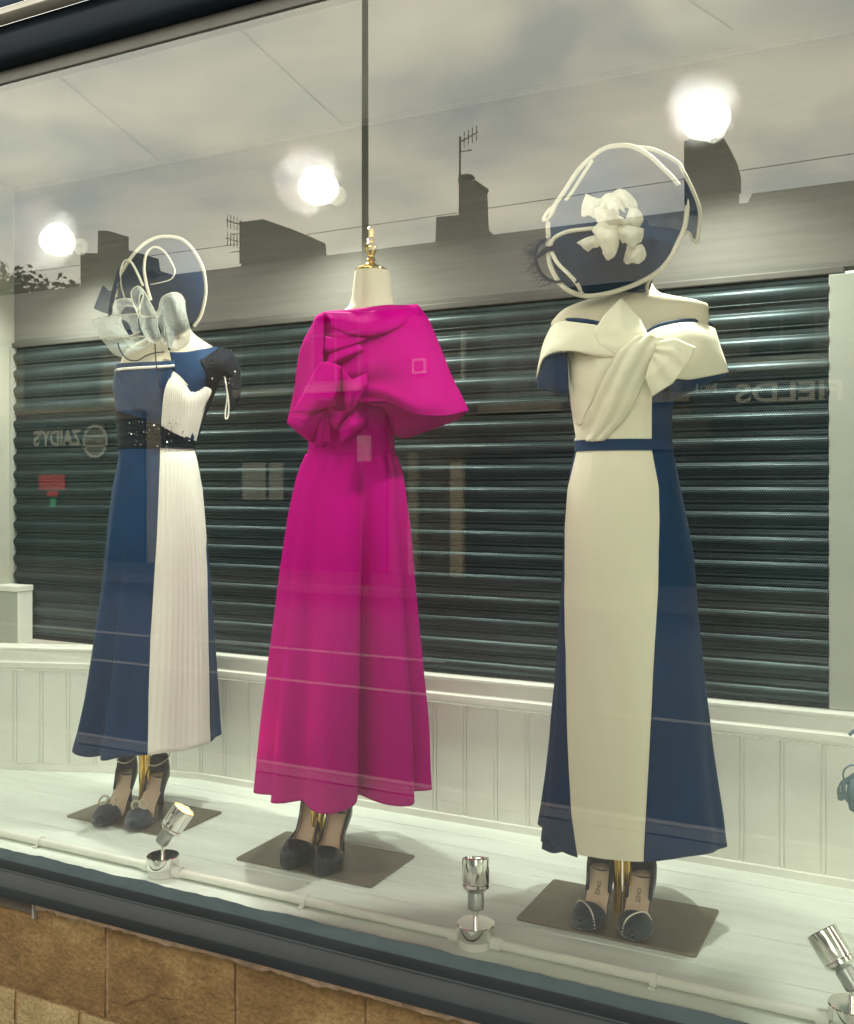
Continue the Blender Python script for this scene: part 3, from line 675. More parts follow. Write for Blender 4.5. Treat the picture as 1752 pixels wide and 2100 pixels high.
# ---------------------------------------------------------------- middle mannequin (magenta)
FM = Frame(690, 1752)
TM = mannequin(FM, [(485, 1760), (575, 1711), (865, 1748), (757, 1820)], 'headless dress form with gold finial wearing the magenta dress', (652, 1745), None)
NecM = Form(FM, [(556, 728, 800, .047), (562, 727, 801, .048), (590, 724, 803, .050), (615, 720, 806, .053), (632, 712, 812, .058), (645, 690, 825, .06), (670, 665, 850, .065), (700, 655, 850, .07), (760, 662, 815, .075), (850, 655, 795, .07), (930, 645, 798, .07), (1000, 645, 795, .07)])
NecM.skin('torso', M_form, TM, 556, 1000, nu=80, nv=60)
B = Matrix.Translation(NecM.pt(0, NecM.z(558)) * .5 + NecM.pt(math.pi, NecM.z(558)) * .5)
z0 = 0
c0 = FM.P(761.5, 556); zt = FM.P(758, 462).z - c0.z; k = zt
MB().lathe([(.001, -.002), (.0395, -.002), (.041, .002), (.040, .006), (.033, .010), (.018, .016), (.010, .022), (.009, .026), (.013, .030), (.010, .034), (.008, .040), (.0105, .046), (.0165, .058), (.017, .066), (.011, .074), (.0085, .078), (.012, .082), (.0085, .086), (.0075, .094), (.0095, .1), (.0075, .108), (.009, .112), (.006, k - .004), (.001, k)], Matrix.Translation(c0), 36, cap=False).out('finial', M_brass, TM, True, auto=45)
DM = thing('magenta_dress', 'long magenta crepe dress with draped cape and large side bow', 'dress', (FM.O.x, FM.O.y, .2))
SkM = Form(FM, [(760, 655, 830, .105), (830, 640, 815, .10), (900, 632, 808, .09), (930, 630, 812, .088), (960, 617, 822, .10), (1020, 601, 829, .115), (1110, 588, 837, .13), (1250, 575, 846, .145), (1380, 560, 855, .16), (1480, 548, 861, .17), (1590, 540, 864, .175), (1632, 536, 866, .18), (1680, 534, 868, .18)])
fM = folds([(186, 8, .010), (203, 8, -.014), (218, 10, .006), (236, 9, -.012), (262, 13, .030), (287, 7, -.034), (312, 12, .018), (334, 7, -.018), (350, 9, .012), (20, 12, -.01), (60, 14, .012), (100, 14, -.012), (140, 14, .012)], 0, 0, .75)
def nM(al, t, z): return fM(al, t, z) + .003 * pnoise(Vector((al * 3, z * 4, 5))) + .0012 * pnoise(Vector((al * 8, z * 9, 1))) + .0022 * math.exp(-t * 9) * math.sin(al * 19)
hM = folds([(196, 14, .001), (236, 12, .003), (264, 14, -.004), (290, 10, .004), (316, 16, -.002), (338, 8, .003)], 0, 0, 0)
SkM.skin('skirt', M_pink, DM, 932, 1616, nu=260, nv=110, fold=nM, hem=lambda al: .5 * hM(al, 1, 0) + .014 * math.exp(-((math.degrees(al) % 360 - 265) / 28) ** 2), close=False, solid=.002)
SkM.skin('bodice', M_pink, DM, 775, 934, nu=90, nv=30, fold=lambda al, t, z: .0015 * math.sin(al * 9 + z * 30), close=False)
BM = Form(FM, [(630, 668, 855, .09), (700, 640, 880, .12), (800, 620, 900, .14), (900, 620, 900, .14)])
def pm(net, name, extra=None, k=8, solid=.003, shift=0, lb=None): 
    return patch(FM, net, name, M_pink, DM, absd=True, k=k, solid=solid, extra=extra, shift=shift)
def cape_f(rows):
    nr = len(rows)
    for j, r in enumerate(rows):
        v = j / (nr - 1)
        for i, p in enumerate(r):
            u = i / (len(r) - 1)
            w_ = math.atan2(v - .75, u + .15)
            r[i] = p - FM.d * (.0075 * math.sin(w_ * 13 + .6) * math.exp(-u * 1.6) * min(1, 4 * u + .2) + .004 * pnoise(Vector((u * 5, v * 4, 2))))
    return rows
# cape: main right sheet
pm([[(664, 640, .05), (690, 636, .10), (730, 634, .12), (790, 626, .11), (822, 626, .07), (856, 624, .01)],
    [(662, 672, .08), (695, 668, .13), (745, 672, .15), (800, 662, .14), (848, 655, .10), (878, 655, .0)],
    [(664, 712, .10), (700, 715, .15), (760, 720, .17), (820, 715, .16), (870, 712, .10), (903, 712, .0)],
    [(668, 752, .11), (712, 762, .16), (770, 770, .18), (835, 775, .17), (890, 770, .11), (926, 770, .0)],
    [(690, 790, .12), (728, 800, .16), (785, 805, .18), (845, 825, .18), (905, 828, .12), (948, 815, .0)],
    [(705, 815, .12), (740, 826, .15), (795, 824, .17), (852, 848, .18), (910, 853, .12), (961, 842, .0)]], 'cape', k=8, extra=cape_f)
pm([[(745, 826, .13), (800, 826, .15), (850, 846, .15), (905, 852, .10), (960, 842, -.01)], [(790, 840, .10), (815, 852, .10), (850, 872, .08), (900, 872, .04), (945, 856, -.05)], [(805, 880, .05), (815, 895, .04), (835, 898, .0), (880, 882, -.05), (930, 864, -.10)]], 'cape_lining', k=7)
# left sheet with the long edge fold
pm([[(640, 668, .0), (650, 648, .05), (664, 640, .10)], [(621, 705, .0), (642, 695, .08), (664, 690, .135)], [(611, 745, .0), (636, 740, .10), (662, 740, .15)], [(606, 790, .0), (632, 785, .11), (664, 775, .15)], [(598, 830, .0), (630, 830, .11), (672, 815, .14)], [(591, 862, .0), (622, 870, .09), (655, 868, .11)]], 'cape_side', k=7)
# collar rolls
pm([[(664, 640, .09), (700, 640, .12), (745, 640, .13), (800, 633, .125), (856, 625, .03)], [(676, 655, .125), (715, 664, .16), (760, 666, .175), (812, 654, .15), (862, 634, .05)], [(680, 668, .13), (720, 682, .17), (765, 686, .18), (812, 672, .155), (862, 648, .05)], [(678, 672, .11), (720, 688, .145), (765, 690, .155), (806, 678, .135), (850, 660, .05)]], 'collar_fold', k=7)
pm([[(668, 690, .13), (700, 694, .155), (740, 690, .165), (775, 683, .16)], [(666, 712, .14), (692, 712, .17), (722, 706, .175), (748, 698, .165)], [(668, 726, .125), (688, 722, .15), (712, 714, .155), (735, 704, .15)]], 'drape_fold', k=6)
pm([[(672, 730, .13), (700, 716, .165), (735, 704, .17)], [(672, 748, .15), (706, 730, .182), (745, 714, .175)], [(674, 758, .13), (708, 740, .16), (748, 722, .155)]], 'drape_fold', k=6)
# bow: crisp folded loops and tails
def bw(net, name): return patch(FM, net, name, M_pink, DM, absd=True, k=4, solid=.003, lin=True)
bw([[(656, 744, .185), (672, 742, .205), (690, 747, .21), (700, 752, .195)], [(640, 772, .17), (664, 774, .215), (692, 780, .225), (697, 790, .185)], [(618, 815, .15), (648, 820, .215), (684, 818, .225), (692, 830, .18)], [(601, 846, .13), (634, 846, .19), (668, 836, .20), (682, 834, .17)]], 'bow_loop')
bw([[(700, 754, .20), (722, 778, .225), (752, 766, .18)], [(702, 784, .205), (724, 800, .235), (754, 786, .185)], [(706, 822, .20), (722, 824, .225), (742, 806, .185)], [(711, 848, .175), (716, 846, .18), (728, 836, .165)]], 'bow_loop')
bw([[(694, 752, .19), (701, 754, .20), (704, 760, .19)], [(688, 800, .15), (699, 800, .165), (706, 800, .16)], [(680, 838, .14), (696, 846, .15), (708, 850, .15)]], 'bow_fold')
bw([[(678, 840, .16), (700, 844, .18), (726, 834, .175)], [(676, 862, .15), (694, 868, .17), (712, 852, .16)], [(686, 878, .14), (690, 880, .145), (696, 874, .14)]], 'bow_loop')
bw([[(597, 850, .13), (628, 858, .17), (670, 838, .17)], [(589, 866, .11), (618, 876, .15), (656, 866, .15)], [(608, 884, .10), (632, 890, .13), (649, 886, .12)], [(636, 906, .09), (640, 908, .095), (645, 904, .09)]], 'bow_tail')
bw([[(695, 872, .15), (714, 856, .17), (730, 838, .165)], [(696, 888, .155), (722, 874, .19), (750, 862, .165)], [(698, 905, .15), (718, 892, .175), (754, 872, .15)], [(701, 915, .135), (708, 909, .14), (735, 888, .13)]], 'bow_tail')
for a, b_, c in ((668, 850, 676), (664, 862, 671), (660, 870, 664)):
    line(FM, [(a, 838, .15), (a + 5, 870, .14), (c, 905, .12)], 'bow_ribbon', .005, M_pink, DM, flat=.5)
bw([[(655, 862, .145), (662, 852, .16), (668, 846, .15)], [(650, 890, .125), (660, 885, .14), (670, 880, .13)], [(648, 915, .10), (658, 918, .11), (668, 915, .10)]], 'bow_tail')
# ---------------------------------------------------------------- left mannequin (navy / ivory chiffon)
FL = Frame(297, 1662)
TL = mannequin(FL, [(118, 1678), (248, 1632), (468, 1662), (355, 1710)], 'cream dress form on a bronze plate wearing the navy and ivory pleated dress', (297, 1652), None)
TorL = Form(FL, [(600, 338, 385, .038), (640, 336, 385, .040), (665, 332, 388, .042), (680, 322, 396, .05), (693, 300, 414, .055), (705, 278, 436, .06), (716, 262, 450, .064), (735, 250, 462, .07), (760, 246, 452, .08), (800, 246, 425, .09), (850, 250, 405, .085), (905, 256, 396, .07), (1000, 250, 400, .08)])
TorL.skin('torso', M_form, TL, 600, 1000, nu=80, nv=60)
DL = thing('evening_dress', 'long navy dress with pleated ivory chiffon half and black sequined sleeve', 'dress', (FL.O.x, FL.O.y, .18))
BoL = Form(FL, [(752, 236, 452, .085), (790, 231, 440, .10), (830, 236, 424, .10), (870, 242, 408, .09), (905, 245, 398, .078), (920, 245, 397, .078), (950, 240, 408, .09), (1010, 228, 416, .105), (1120, 215, 425, .12), (1200, 207, 430, .125), (1300, 192, 434, .135), (1380, 180, 437, .145), (1470, 164, 439, .155), (1530, 150, 441, .165), (1560, 146, 443, .165)])
bl = edge([(740, 345), (800, 335), (918, 329), (1000, 326), (1100, 322), (1200, 315), (1300, 308), (1400, 305), (1545, 303)], BoL)
br = edge([(740, 450), (918, 399), (1000, 415), (1100, 423), (1200, 427), (1300, 430), (1400, 432), (1540, 434)], BoL)
BoL.skin('bodice', M_navy, DL, 753, 920, nu=90, nv=30, fold=lambda al, t, z: .001 * math.sin(z * 120 + al * 4), close=True)
pleat = lambda al, t, z: .0009 * math.sin(al * 62) * (1 - .3 * t) + .006 * t * math.sin(al * 9 + 1.2) 
BoL.skin('pleated_skirt', M_ivory2, DL, 919, 1520, bl, br, 320, 70, pleat, hem=lambda al: .003 * math.sin(al * 9 + 1), solid=.0012)
fL = folds([(192, 9, -.008), (208, 8, .012), (224, 8, -.014), (240, 7, .010), (10, 10, .012), (50, 16, -.01), (100, 20, .012), (150, 15, -.01)], 0, 0, 1.5)
hL = folds([(186, 12, .006), (206, 8, .004), (218, 10, -.006), (238, 12, -.004)], 0, 0, 0)
BoL.skin('skirt', M_navy, DL, 919, 1520, br, lambda z: bl(z) + 2 * math.pi, 200, 80, lambda al, t, z: fL(al, t, z) - .002 + .001 * pnoise(Vector((al * 3, z * 4, 0))), hem=lambda al: hL(al, 1, 0), solid=.0015)
def pl(net, name, m, k=7, extra=None, form=BoL, absd=False, solid=.002): return patch(FL, net, name, m, DL, form=form, absd=absd, k=k, solid=solid, extra=extra)
def pleats(n, amp):
    def f(rows):
        for r in rows:
            for i, p in enumerate(r): r[i] = p - FL.d * amp * math.sin(n * 2 * math.pi * i / (len(r) - 1))
        return rows
    return f
pl([[(356, 762, .010), (362, 766, .012), (372, 775, .012), (384, 790, .011)], [(338, 800, .010), (360, 800, .013), (385, 815, .013), (432, 798, .008)], [(331, 868, .008), (355, 850, .011), (385, 850, .011), (420, 835, .006)], [(332, 873, .008), (352, 885, .010), (375, 896, .010), (401, 908, .005)]], 'pleated_panel', M_ivory2, k=26, extra=pleats(17, .0007))
mb = MB()
BoL.skin('sequined_waistband', M_sequin, DL, 874, 919.5, nu=160, nv=14, off=.006, top=lambda al: -.044 * math.cos(al), close=False, fold=lambda al, t, z: .0022 * math.sin(9 * t * 3.14 + al * 2))
pl([[(240, 745, .004), (300, 742, .008), (358, 740, .012)], [(236, 775, .004), (290, 778, .008), (350, 778, .009)], [(236, 830, .004), (280, 842, .006), (333, 866, .008)]], 'bust_drape', M_navy)
line(FL, [(239, 760, .006), (248, 757, .010), (290, 754, .013), (330, 752, .016), (358, 750, .018)], 'neck_piping', .0042, M_ivory2, DL, form=BoL, n=10)
pl([[(348, 722, .010), (380, 722, .016), (415, 716, .018), (452, 712, .012), (478, 728, -.01)], [(352, 742, .014), (384, 748, .022), (418, 742, .024), (455, 740, .016), (490, 755, -.01)], [(358, 762, .016), (388, 775, .024), (418, 768, .024), (448, 765, .014), (470, 775, .0)], [(372, 800, .016), (392, 802, .022), (412, 795, .020), (430, 785, .012), (446, 780, .004)], [(386, 826, .014), (394, 822, .018), (408, 815, .016), (424, 802, .010), (436, 795, .004)]], 'shoulder_drape', M_navy, form=TorL)
pl([[(408, 722, .016), (440, 711, .022), (470, 718, .016), (484, 738, .0)], [(412, 745, .026), (446, 738, .032), (476, 742, .024), (492, 765, .0)], [(424, 772, .024), (448, 766, .030), (474, 770, .024), (494, 795, .0)], [(420, 800, .018), (444, 790, .022), (458, 762, .018), (462, 758, .012)]], 'sequined_sleeve', M_sequin, form=TorL)
pl([[(462, 752, .02), (476, 750, .02), (493, 765, .0)], [(466, 780, .02), (478, 782, .02), (494, 800, .0)], [(468, 805, .015), (478, 812, .015), (489, 820, .0)], [(466, 838, .01), (474, 842, .01), (480, 838, .0)]], 'sequined_sleeve', M_sequin, absd=True)
pl([[(436, 782, .01), (446, 776, .012), (452, 770, .01)], [(424, 820, .006), (434, 815, .01), (440, 808, .006)], [(408, 865, .004), (416, 860, .008), (424, 848, .003)], [(400, 905, .003), (404, 900, .006), (410, 888, .003)]], 'side_strip', M_sequin)
line(FL, [(458, 760, .03), (464, 790, .03), (466, 815, .025), (463, 838, .02), (462, 856, .02), (466, 858, .02), (469, 845, .02), (468, 815, .025), (464, 795, .03)], 'hanging_loop', .0022, M_ivory2, DL)
# a few loose sequins catching the light
M_glint = mat('loose_sequins', (.75, .78, .8), .12, 1)
mb = MB(); rs2 = random.Random(5)
for k in range(150):
    if k < 95: px = rs2.uniform(262, 392); py = rs2.uniform(858, 912) + (px - 262) * .10; fm = BoL; o = .0135
    else: px = rs2.uniform(425, 486); py = rs2.uniform(718, 800); fm = TorL; o = .036
    if k < 95 and py > 916: continue
    p = FL.P(px, py, fm.surf(px, py) - o); s = rs2.uniform(.0010, .0021)
    n = Vector((rs2.gauss(0, .5), -1 + rs2.gauss(0, .3), .3 + rs2.gauss(0, .5))).normalized(); u = n.orthogonal().normalized() * s; v = n.cross(u)
    mb.add([p + u + v, p - u + v, p - u - v, p + u - v], [(0, 1, 2, 3)])
so = mb.out('sequin_cluster', M_glint, DL); so['kind'] = 'stuff'
# ============================================================ HATS
# ---- big navy hat on the right
HR = thing('wide_brim_hat', 'big see-through navy hat with cream edging and ivory flower', 'hat', FR_.P(1275, 600, -.05))
q = lambda a, c: (1055.8 + a * .2612, 281.5 + c * .2612)
outl = [(290, 600), (320, 530), (400, 410), (500, 260), (600, 160), (700, 90), (820, 65), (930, 75), (1050, 140), (1150, 230), (1250, 330), (1320, 430), (1350, 520), (1350, 600), (1330, 720), (1280, 830), (1220, 950), (1130, 1050), (1000, 1130), (850, 1190), (700, 1230), (560, 1245), (450, 1215), (370, 1160), (320, 1090), (280, 1000), (265, 900), (265, 780), (265, 680)]
OP = [q(*p) for p in outl]
cxh, cyh = q(800, 660)
def depR(px, py):
    rx = (px - cxh) / 145; ry = (py - cyh) / 155; rr = rx * rx + ry * ry
    return .165 - .075 * rr + .018 * math.sin(3.1 * math.atan2(ry, rx) + .5) * rr
def disc(F, OP, c, dep, name, m, parent, rings=12, r0=0.0):
    C = crom([F.P(a, b, -dep(a, b)) for a, b in OP], 3, True)
    OQ = crom([Vector((a, b, 0)) for a, b in OP], 3, True)
    rows = []
    for j in range(rings + 1):
        t = r0 + (1 - r0) * j / rings; rows.append([F.P(c[0] + (p.x - c[0]) * t, c[1] + (p.y - c[1]) * t, -dep(c[0] + (p.x - c[0]) * t, c[1] + (p.y - c[1]) * t)) for p in OQ])
    return MB().grid(rows, True).out(name, m, parent, True, solid=.0008)
disc(FR_, OP, (cxh, cyh), depR, 'brim', M_sina, HR, r0=.02)
def hline(F, pts, name, r, m, parent, dep, closed=False, lift=.004, flat=.45, taper=None):
    return line(F, [(a, b, dep(a, b) + lift) for a, b in pts], name, r, m, parent, closed=closed, flat=flat, taper=taper)
hline(FR_, OP, 'brim_edging', .0056, M_trim, HR, depR, True)
back = [(930, 75), (1100, 100), (1270, 190), (1320, 260), (1400, 420), (1450, 560), (1450, 700), (1430, 820), (1395, 800), (1370, 750), (1325, 745)]
hline(FR_, [q(*p) for p in back], 'outer_edging', .0048, M_trim, HR, lambda a, b: depR(a, b) - .02)
o2 = [(930, 75), (1100, 100), (1270, 190), (1320, 260), (1400, 420), (1450, 560), (1450, 700), (1430, 820), (1370, 750), (1325, 745), (1350, 600), (1340, 480), (1250, 330), (1100, 180)]
disc(FR_, [q(*p) for p in o2], q(1330, 480), lambda a, b: depR(a, b) - .025, 'brim_wave', M_sina, HR, 6, .02)
hline(FR_, [q(*p) for p in [(320, 530), (262, 580), (228, 640), (245, 650), (290, 610)]], 'outer_edging', .0042, M_trim, HR, depR)
hline(FR_, [q(*p) for p in [(610, 180), (520, 320), (450, 430), (400, 495)]], 'inner_edging', .004, M_trim, HR, depR)
hline(FR_, [q(*p) for p in [(280, 845), (320, 785), (420, 740), (560, 720), (700, 705), (830, 680)]], 'inner_edging', .0045, M_trim, HR, depR, lift=.012)
hline(FR_, [q(*p) for p in [(290, 900), (340, 990), (430, 1080), (490, 1150), (530, 1225)]], 'inner_edging', .0045, M_trim, HR, depR, lift=.012)
hline(FR_, [q(*p) for p in [(1150, 1040), (1070, 1110), (1040, 1170), (1045, 1230)]], 'inner_edging', .004, M_trim, HR, depR)
# crown / dark lower veil
lowb = [(265, 800), (420, 745), (560, 725), (800, 700), (1000, 690), (1330, 735), (1280, 830), (1220, 950), (1130, 1050), (1000, 1130), (850, 1190), (700, 1230), (560, 1245), (450, 1215), (370, 1160), (310, 1060)]
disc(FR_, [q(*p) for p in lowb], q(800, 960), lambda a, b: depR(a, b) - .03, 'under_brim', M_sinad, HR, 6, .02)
CrR = Form(FR_, [(440, 1225, 1300, .04, -.05), (470, 1205, 1325, .075, -.05), (520, 1190, 1345, .09, -.05), (575, 1205, 1340, .08, -.04), (612, 1235, 1330, .05, -.02)])
CrR.skin('crown', M_sinad, HR, 440, 612, nu=48, nv=14)
def petals(F, nets, parent, m, dep, names='petal', solid=.0015):
    for net in nets:
        N_ = [[(q(a, c)[0], q(a, c)[1], dep(*q(a, c)) + o) for a, c, o in r] for r in net]
        def ruf(rows, ph=rnd.uniform(0, 6)):
            for j, r in enumerate(rows):
                for i, p in enumerate(r):
                    u = i / (len(r) - 1); v = j / (len(rows) - 1)
                    r[i] = p - F.d * (.0045 * math.sin(u * 8 + ph) * v + .003 * math.sin(v * 7 + ph) * abs(u - .5) * 2) + Vector((0, 0, .0022 * math.sin(u * 11 + ph) * v))
            return rows
        patch(F, N_, names, m, parent, absd=True, k=7, solid=solid, extra=ruf)

petals(FR_, [
 [[(690, 640, .07), (640, 690, .05), (610, 740, .035)], [(740, 700, .085), (690, 740, .07), (650, 780, .045)], [(790, 740, .07), (740, 780, .06), (690, 810, .045)]],
 [[(900, 560, .06), (960, 560, .05), (1000, 600, .03)], [(880, 620, .07), (950, 630, .06), (1010, 650, .035)], [(860, 690, .06), (920, 700, .05), (985, 700, .03)]],
 [[(720, 505, .085), (770, 500, .10), (820, 530, .09)], [(730, 560, .10), (775, 555, .12), (815, 575, .10)], [(745, 605, .08), (785, 610, .09), (820, 605, .08)]],
 [[(560, 440, .03), (620, 470, .04), (680, 480, .03)], [(530, 530, .03), (600, 545, .045), (690, 530, .035)], [(525, 605, .02), (600, 625, .03), (690, 640, .03)]],
 [[(770, 430, .05), (830, 403, .055), (890, 430, .05), (950, 490, .04)], [(800, 480, .055), (850, 480, .075), (905, 500, .06), (965, 540, .04)], [(830, 550, .045), (870, 560, .06), (920, 570, .05), (960, 590, .03)]],
 [[(670, 490, .05), (720, 445, .055), (780, 440, .05), (830, 470, .045)], [(680, 520, .06), (740, 490, .085), (800, 500, .08), (850, 530, .055)], [(640, 590, .045), (720, 560, .07), (800, 560, .07), (870, 590, .045)]],
 [[(630, 560, .05), (700, 545, .065), (760, 600, .065), (820, 640, .055)], [(630, 610, .055), (700, 620, .08), (760, 650, .08), (830, 680, .06)], [(650, 670, .04), (700, 690, .06), (760, 700, .06), (820, 690, .05)]],
 [[(740, 560, .07), (800, 600, .085), (870, 640, .075), (940, 650, .05)], [(780, 620, .075), (830, 650, .09), (880, 670, .075), (938, 672, .05)], [(800, 680, .05), (840, 690, .06), (890, 690, .05), (935, 682, .04)]],
 [[(488, 830, .03), (560, 790, .045), (640, 770, .05)], [(520, 850, .035), (590, 835, .06), (660, 800, .05)], [(545, 890, .02), (600, 880, .04), (670, 850, .035)]],
 [[(645, 740, .06), (700, 700, .07), (760, 690, .07), (810, 690, .06)], [(650, 810, .065), (710, 790, .095), (770, 780, .09), (815, 760, .06)], [(690, 890, .05), (730, 900, .08), (770, 880, .075), (815, 840, .05)], [(690, 925, .035), (730, 955, .05), (765, 955, .05), (800, 900, .035)]],
 [[(815, 690, .06), (880, 690, .07), (940, 700, .06), (1012, 715, .035)], [(810, 760, .065), (880, 760, .09), (950, 770, .08), (1008, 770, .04)], [(850, 830, .05), (895, 850, .075), (950, 850, .065), (990, 820, .035)]],
 [[(885, 850, .04), (930, 860, .05), (990, 840, .045), (1020, 870, .03)], [(870, 910, .04), (930, 920, .07), (990, 910, .06), (1032, 920, .03)], [(855, 970, .03), (900, 990, .05), (960, 990, .045), (1020, 960, .02)]]], HR, M_petal, depR)
patch(FR_, [[(*q(170, 945), .10), (*q(200, 905), .10), (*q(250, 855), .10)], [(*q(178, 950), .10), (*q(240, 900), .105), (*q(300, 865), .10)], [(*q(185, 950), .10), (*q(270, 890), .10), (*q(330, 860), .10)]], 'leaf', M_feather, HR, absd=True)
patch(FR_, [[(*q(300, 850), .12), (*q(350, 850), .12), (*q(402, 868), .12)], [(*q(280, 880), .12), (*q(340, 885), .12), (*q(395, 880), .12)]], 'leaf', M_feather, HR, absd=True)
line(FR_, [(*q(250, 800), .10), (*q(185, 850), .10), (*q(165, 930), .10), (*q(180, 1010), .10), (*q(230, 1090), .10), (*q(320, 1135), .10), (*q(400, 1110), .10), (*q(425, 1060), .10)], 'feather', .0035, M_feather, HR, flat=.35)
mb = MB(); rr3 = random.Random(2)
FP = crom([FR_.P(*q(a, c), -.10) for a, c in [(280, 780), (190, 840), (160, 920), (175, 1010), (240, 1100), (320, 1135)]], 8)
for p in FP[::1]:
    for s in range(3):
        a = rr3.uniform(2.4, 4.2); ln = rr3.uniform(.012, .035)
        mb.tube([p, p + (FR_.r * math.cos(a) + Vector((0, 0, math.sin(a)))) * ln], .0004, 3)
mb.out('barbs', M_feather, HR)
patch(FR_, [[(*q(1255, 400), .10), (*q(1300, 372), .10), (*q(1358, 378), .09)], [(*q(1258, 450), .10), (*q(1310, 450), .11), (*q(1362, 450), .09)], [(*q(1290, 505), .10), (*q(1325, 530), .10), (*q(1345, 528), .09)]], 'leaf', M_sinad, HR, absd=True)
patch(FR_, [[(*q(1352, 580), .09), (*q(1430, 572), .07)], [(*q(1352, 610), .09), (*q(1436, 612), .07)]], 'clip', M_sinad, HR, absd=True)
for a in ((475, 1140, 560, 1020), (560, 1010, 700, 980), (530, 1200, 560, 1120), (1040, 800, 1130, 815), (1040, 870, 1145, 910)):
    x0, y0, x1, y1 = a
    patch(FR_, [[(*q(x0, y0), .17), (*q((x0 + x1) / 2, (y0 + y1) / 2 - 22), .175), (*q(x1, y1), .17)], [(*q(x0 + 6, y0 + 10), .17), (*q((x0 + x1) / 2 + 12, (y0 + y1) / 2 + 28), .175), (*q(x1 + 5, y1 + 12), .17)]], 'leaf', M_feather, HR, absd=True)
# ---- left hat
HL = thing('saucer_hat', 'tilted round navy hat with cream edging and white organza curls', 'hat', FL.P(330, 640, -.05))
g = lambda a, c: (140.8 + a * .2212, 450.5 + c * .2212)
ol = [(440, 720), (450, 600), (480, 510), (560, 380), (680, 240), (800, 170), (920, 155), (1030, 175), (1110, 230), (1180, 320), (1240, 440), (1265, 560), (1270, 680), (1255, 780), (1220, 900), (1160, 990), (1040, 1060), (880, 1100), (700, 1080), (560, 990), (470, 860)]
OL = [g(*p) for p in ol]; cl_ = g(860, 630)
def depL(px, py):
    rx = (px - cl_[0]) / 92; ry = (py - cl_[1]) / 105; rr = rx * rx + ry * ry
    return .12 - .05 * rr + .03 * rx
disc(FL, OL, cl_, depL, 'brim', M_sina, HL, r0=.02)
hline(FL, OL[:16], 'brim_edging', .0052, M_trim, HL, depL)
in2 = [(700, 560), (860, 520), (1050, 500), (1235, 480), (1255, 600), (1240, 780), (1200, 900), (1140, 980), (1000, 1050), (860, 1040), (740, 960), (680, 780)]
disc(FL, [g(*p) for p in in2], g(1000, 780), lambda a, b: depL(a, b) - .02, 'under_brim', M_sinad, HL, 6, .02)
CrL = Form(FL, [(560, 305, 360, .03, -.03), (585, 290, 378, .06, -.03), (630, 285, 388, .07, -.03), (665, 315, 385, .05, -.02)])
CrL.skin('crown', M_sinad, HL, 560, 665, nu=40, nv=12)
hline(FL, [g(*p) for p in [(760, 745), (722, 600), (700, 450), (720, 320), (770, 262), (830, 258), (900, 310), (955, 400), (985, 480), (950, 550), (860, 580), (760, 600)]], 'wire_loop', .0040, M_trim, HL, depL, lift=.02, taper=lambda t: 1.15 - .8 * t)
hline(FL, [g(*p) for p in [(690, 615), (640, 500), (585, 400), (540, 372), (505, 400), (482, 490), (490, 620), (520, 725)]], 'wire_loop', .0034, M_trim, HL, depL, lift=.02)
def rib(A, name='organza_curl', m=None, e=True, lift=.05):
    n = [[(*g(a, c), depL(*g(a, c)) + lift + o) for a, c, o in r] for r in A]
    patch(FL, n, name, m or M_organ, HL, absd=True, k=8, solid=.0006)
    if e:
        for r in (n[0], n[-1]): line(FL, r, 'curl_edge', .0013, M_trim, HL, k=8)
rib([[(215, 918, .02), (330, 895, .03), (430, 888, .03), (540, 878, .04), (645, 872, .03)], [(250, 1000, .02), (350, 1000, .05), (450, 990, .05), (545, 985, .06), (640, 960, .05)], [(290, 1100, .01), (380, 1075, .03), (470, 1082, .04), (560, 1080, .05), (660, 1040, .04)]])
rib([[(300, 1105, .02), (380, 1085, .03), (500, 1080, .04)], [(350, 1160, .03), (440, 1160, .06), (540, 1150, .06)], [(405, 1235, .02), (500, 1230, .04), (600, 1200, .05)], [(475, 1270, .01), (560, 1250, .02), (690, 1200, .03)]])
rib([[(500, 1085, .06), (600, 1090, .08), (700, 1080, .07)], [(560, 1170, .05), (640, 1175, .08), (740, 1150, .06)], [(600, 1215, .03), (700, 1195, .05), (790, 1140, .04)]])
rib([[(415, 875, .03), (412, 800, .05), (450, 745, .06), (540, 730, .06), (590, 740, .05)], [(440, 880, .05), (440, 810, .07), (480, 770, .08), (540, 768, .08), (600, 775, .07)], [(470, 885, .04), (500, 830, .06), (520, 810, .06), (545, 800, .06), (615, 810, .05)]])
rib([[(655, 905, .06), (620, 830, .07), (585, 730, .06), (585, 660, .06), (640, 615, .06), (690, 650, .07), (720, 700, .07), (800, 850, .07), (830, 900, .06)], [(640, 900, .04), (640, 830, .05), (650, 780, .05), (640, 720, .05), (660, 670, .05), (685, 690, .06), (700, 760, .08), (740, 860, .09), (800, 900, .08)], [(650, 910, .03), (655, 850, .04), (655, 800, .04), (655, 740, .05), (668, 690, .05), (690, 700, .06), (665, 800, .08), (670, 890, .09), (740, 905, .08)]])
rib([[(650, 880, .07), (740, 895, .08), (830, 890, .06)], [(670, 1000, .08), (750, 1000, .10), (830, 985, .07)], [(710, 1090, .07), (780, 1100, .09), (860, 1090, .06)], [(740, 1130, .05), (800, 1145, .06), (870, 1110, .04)]])
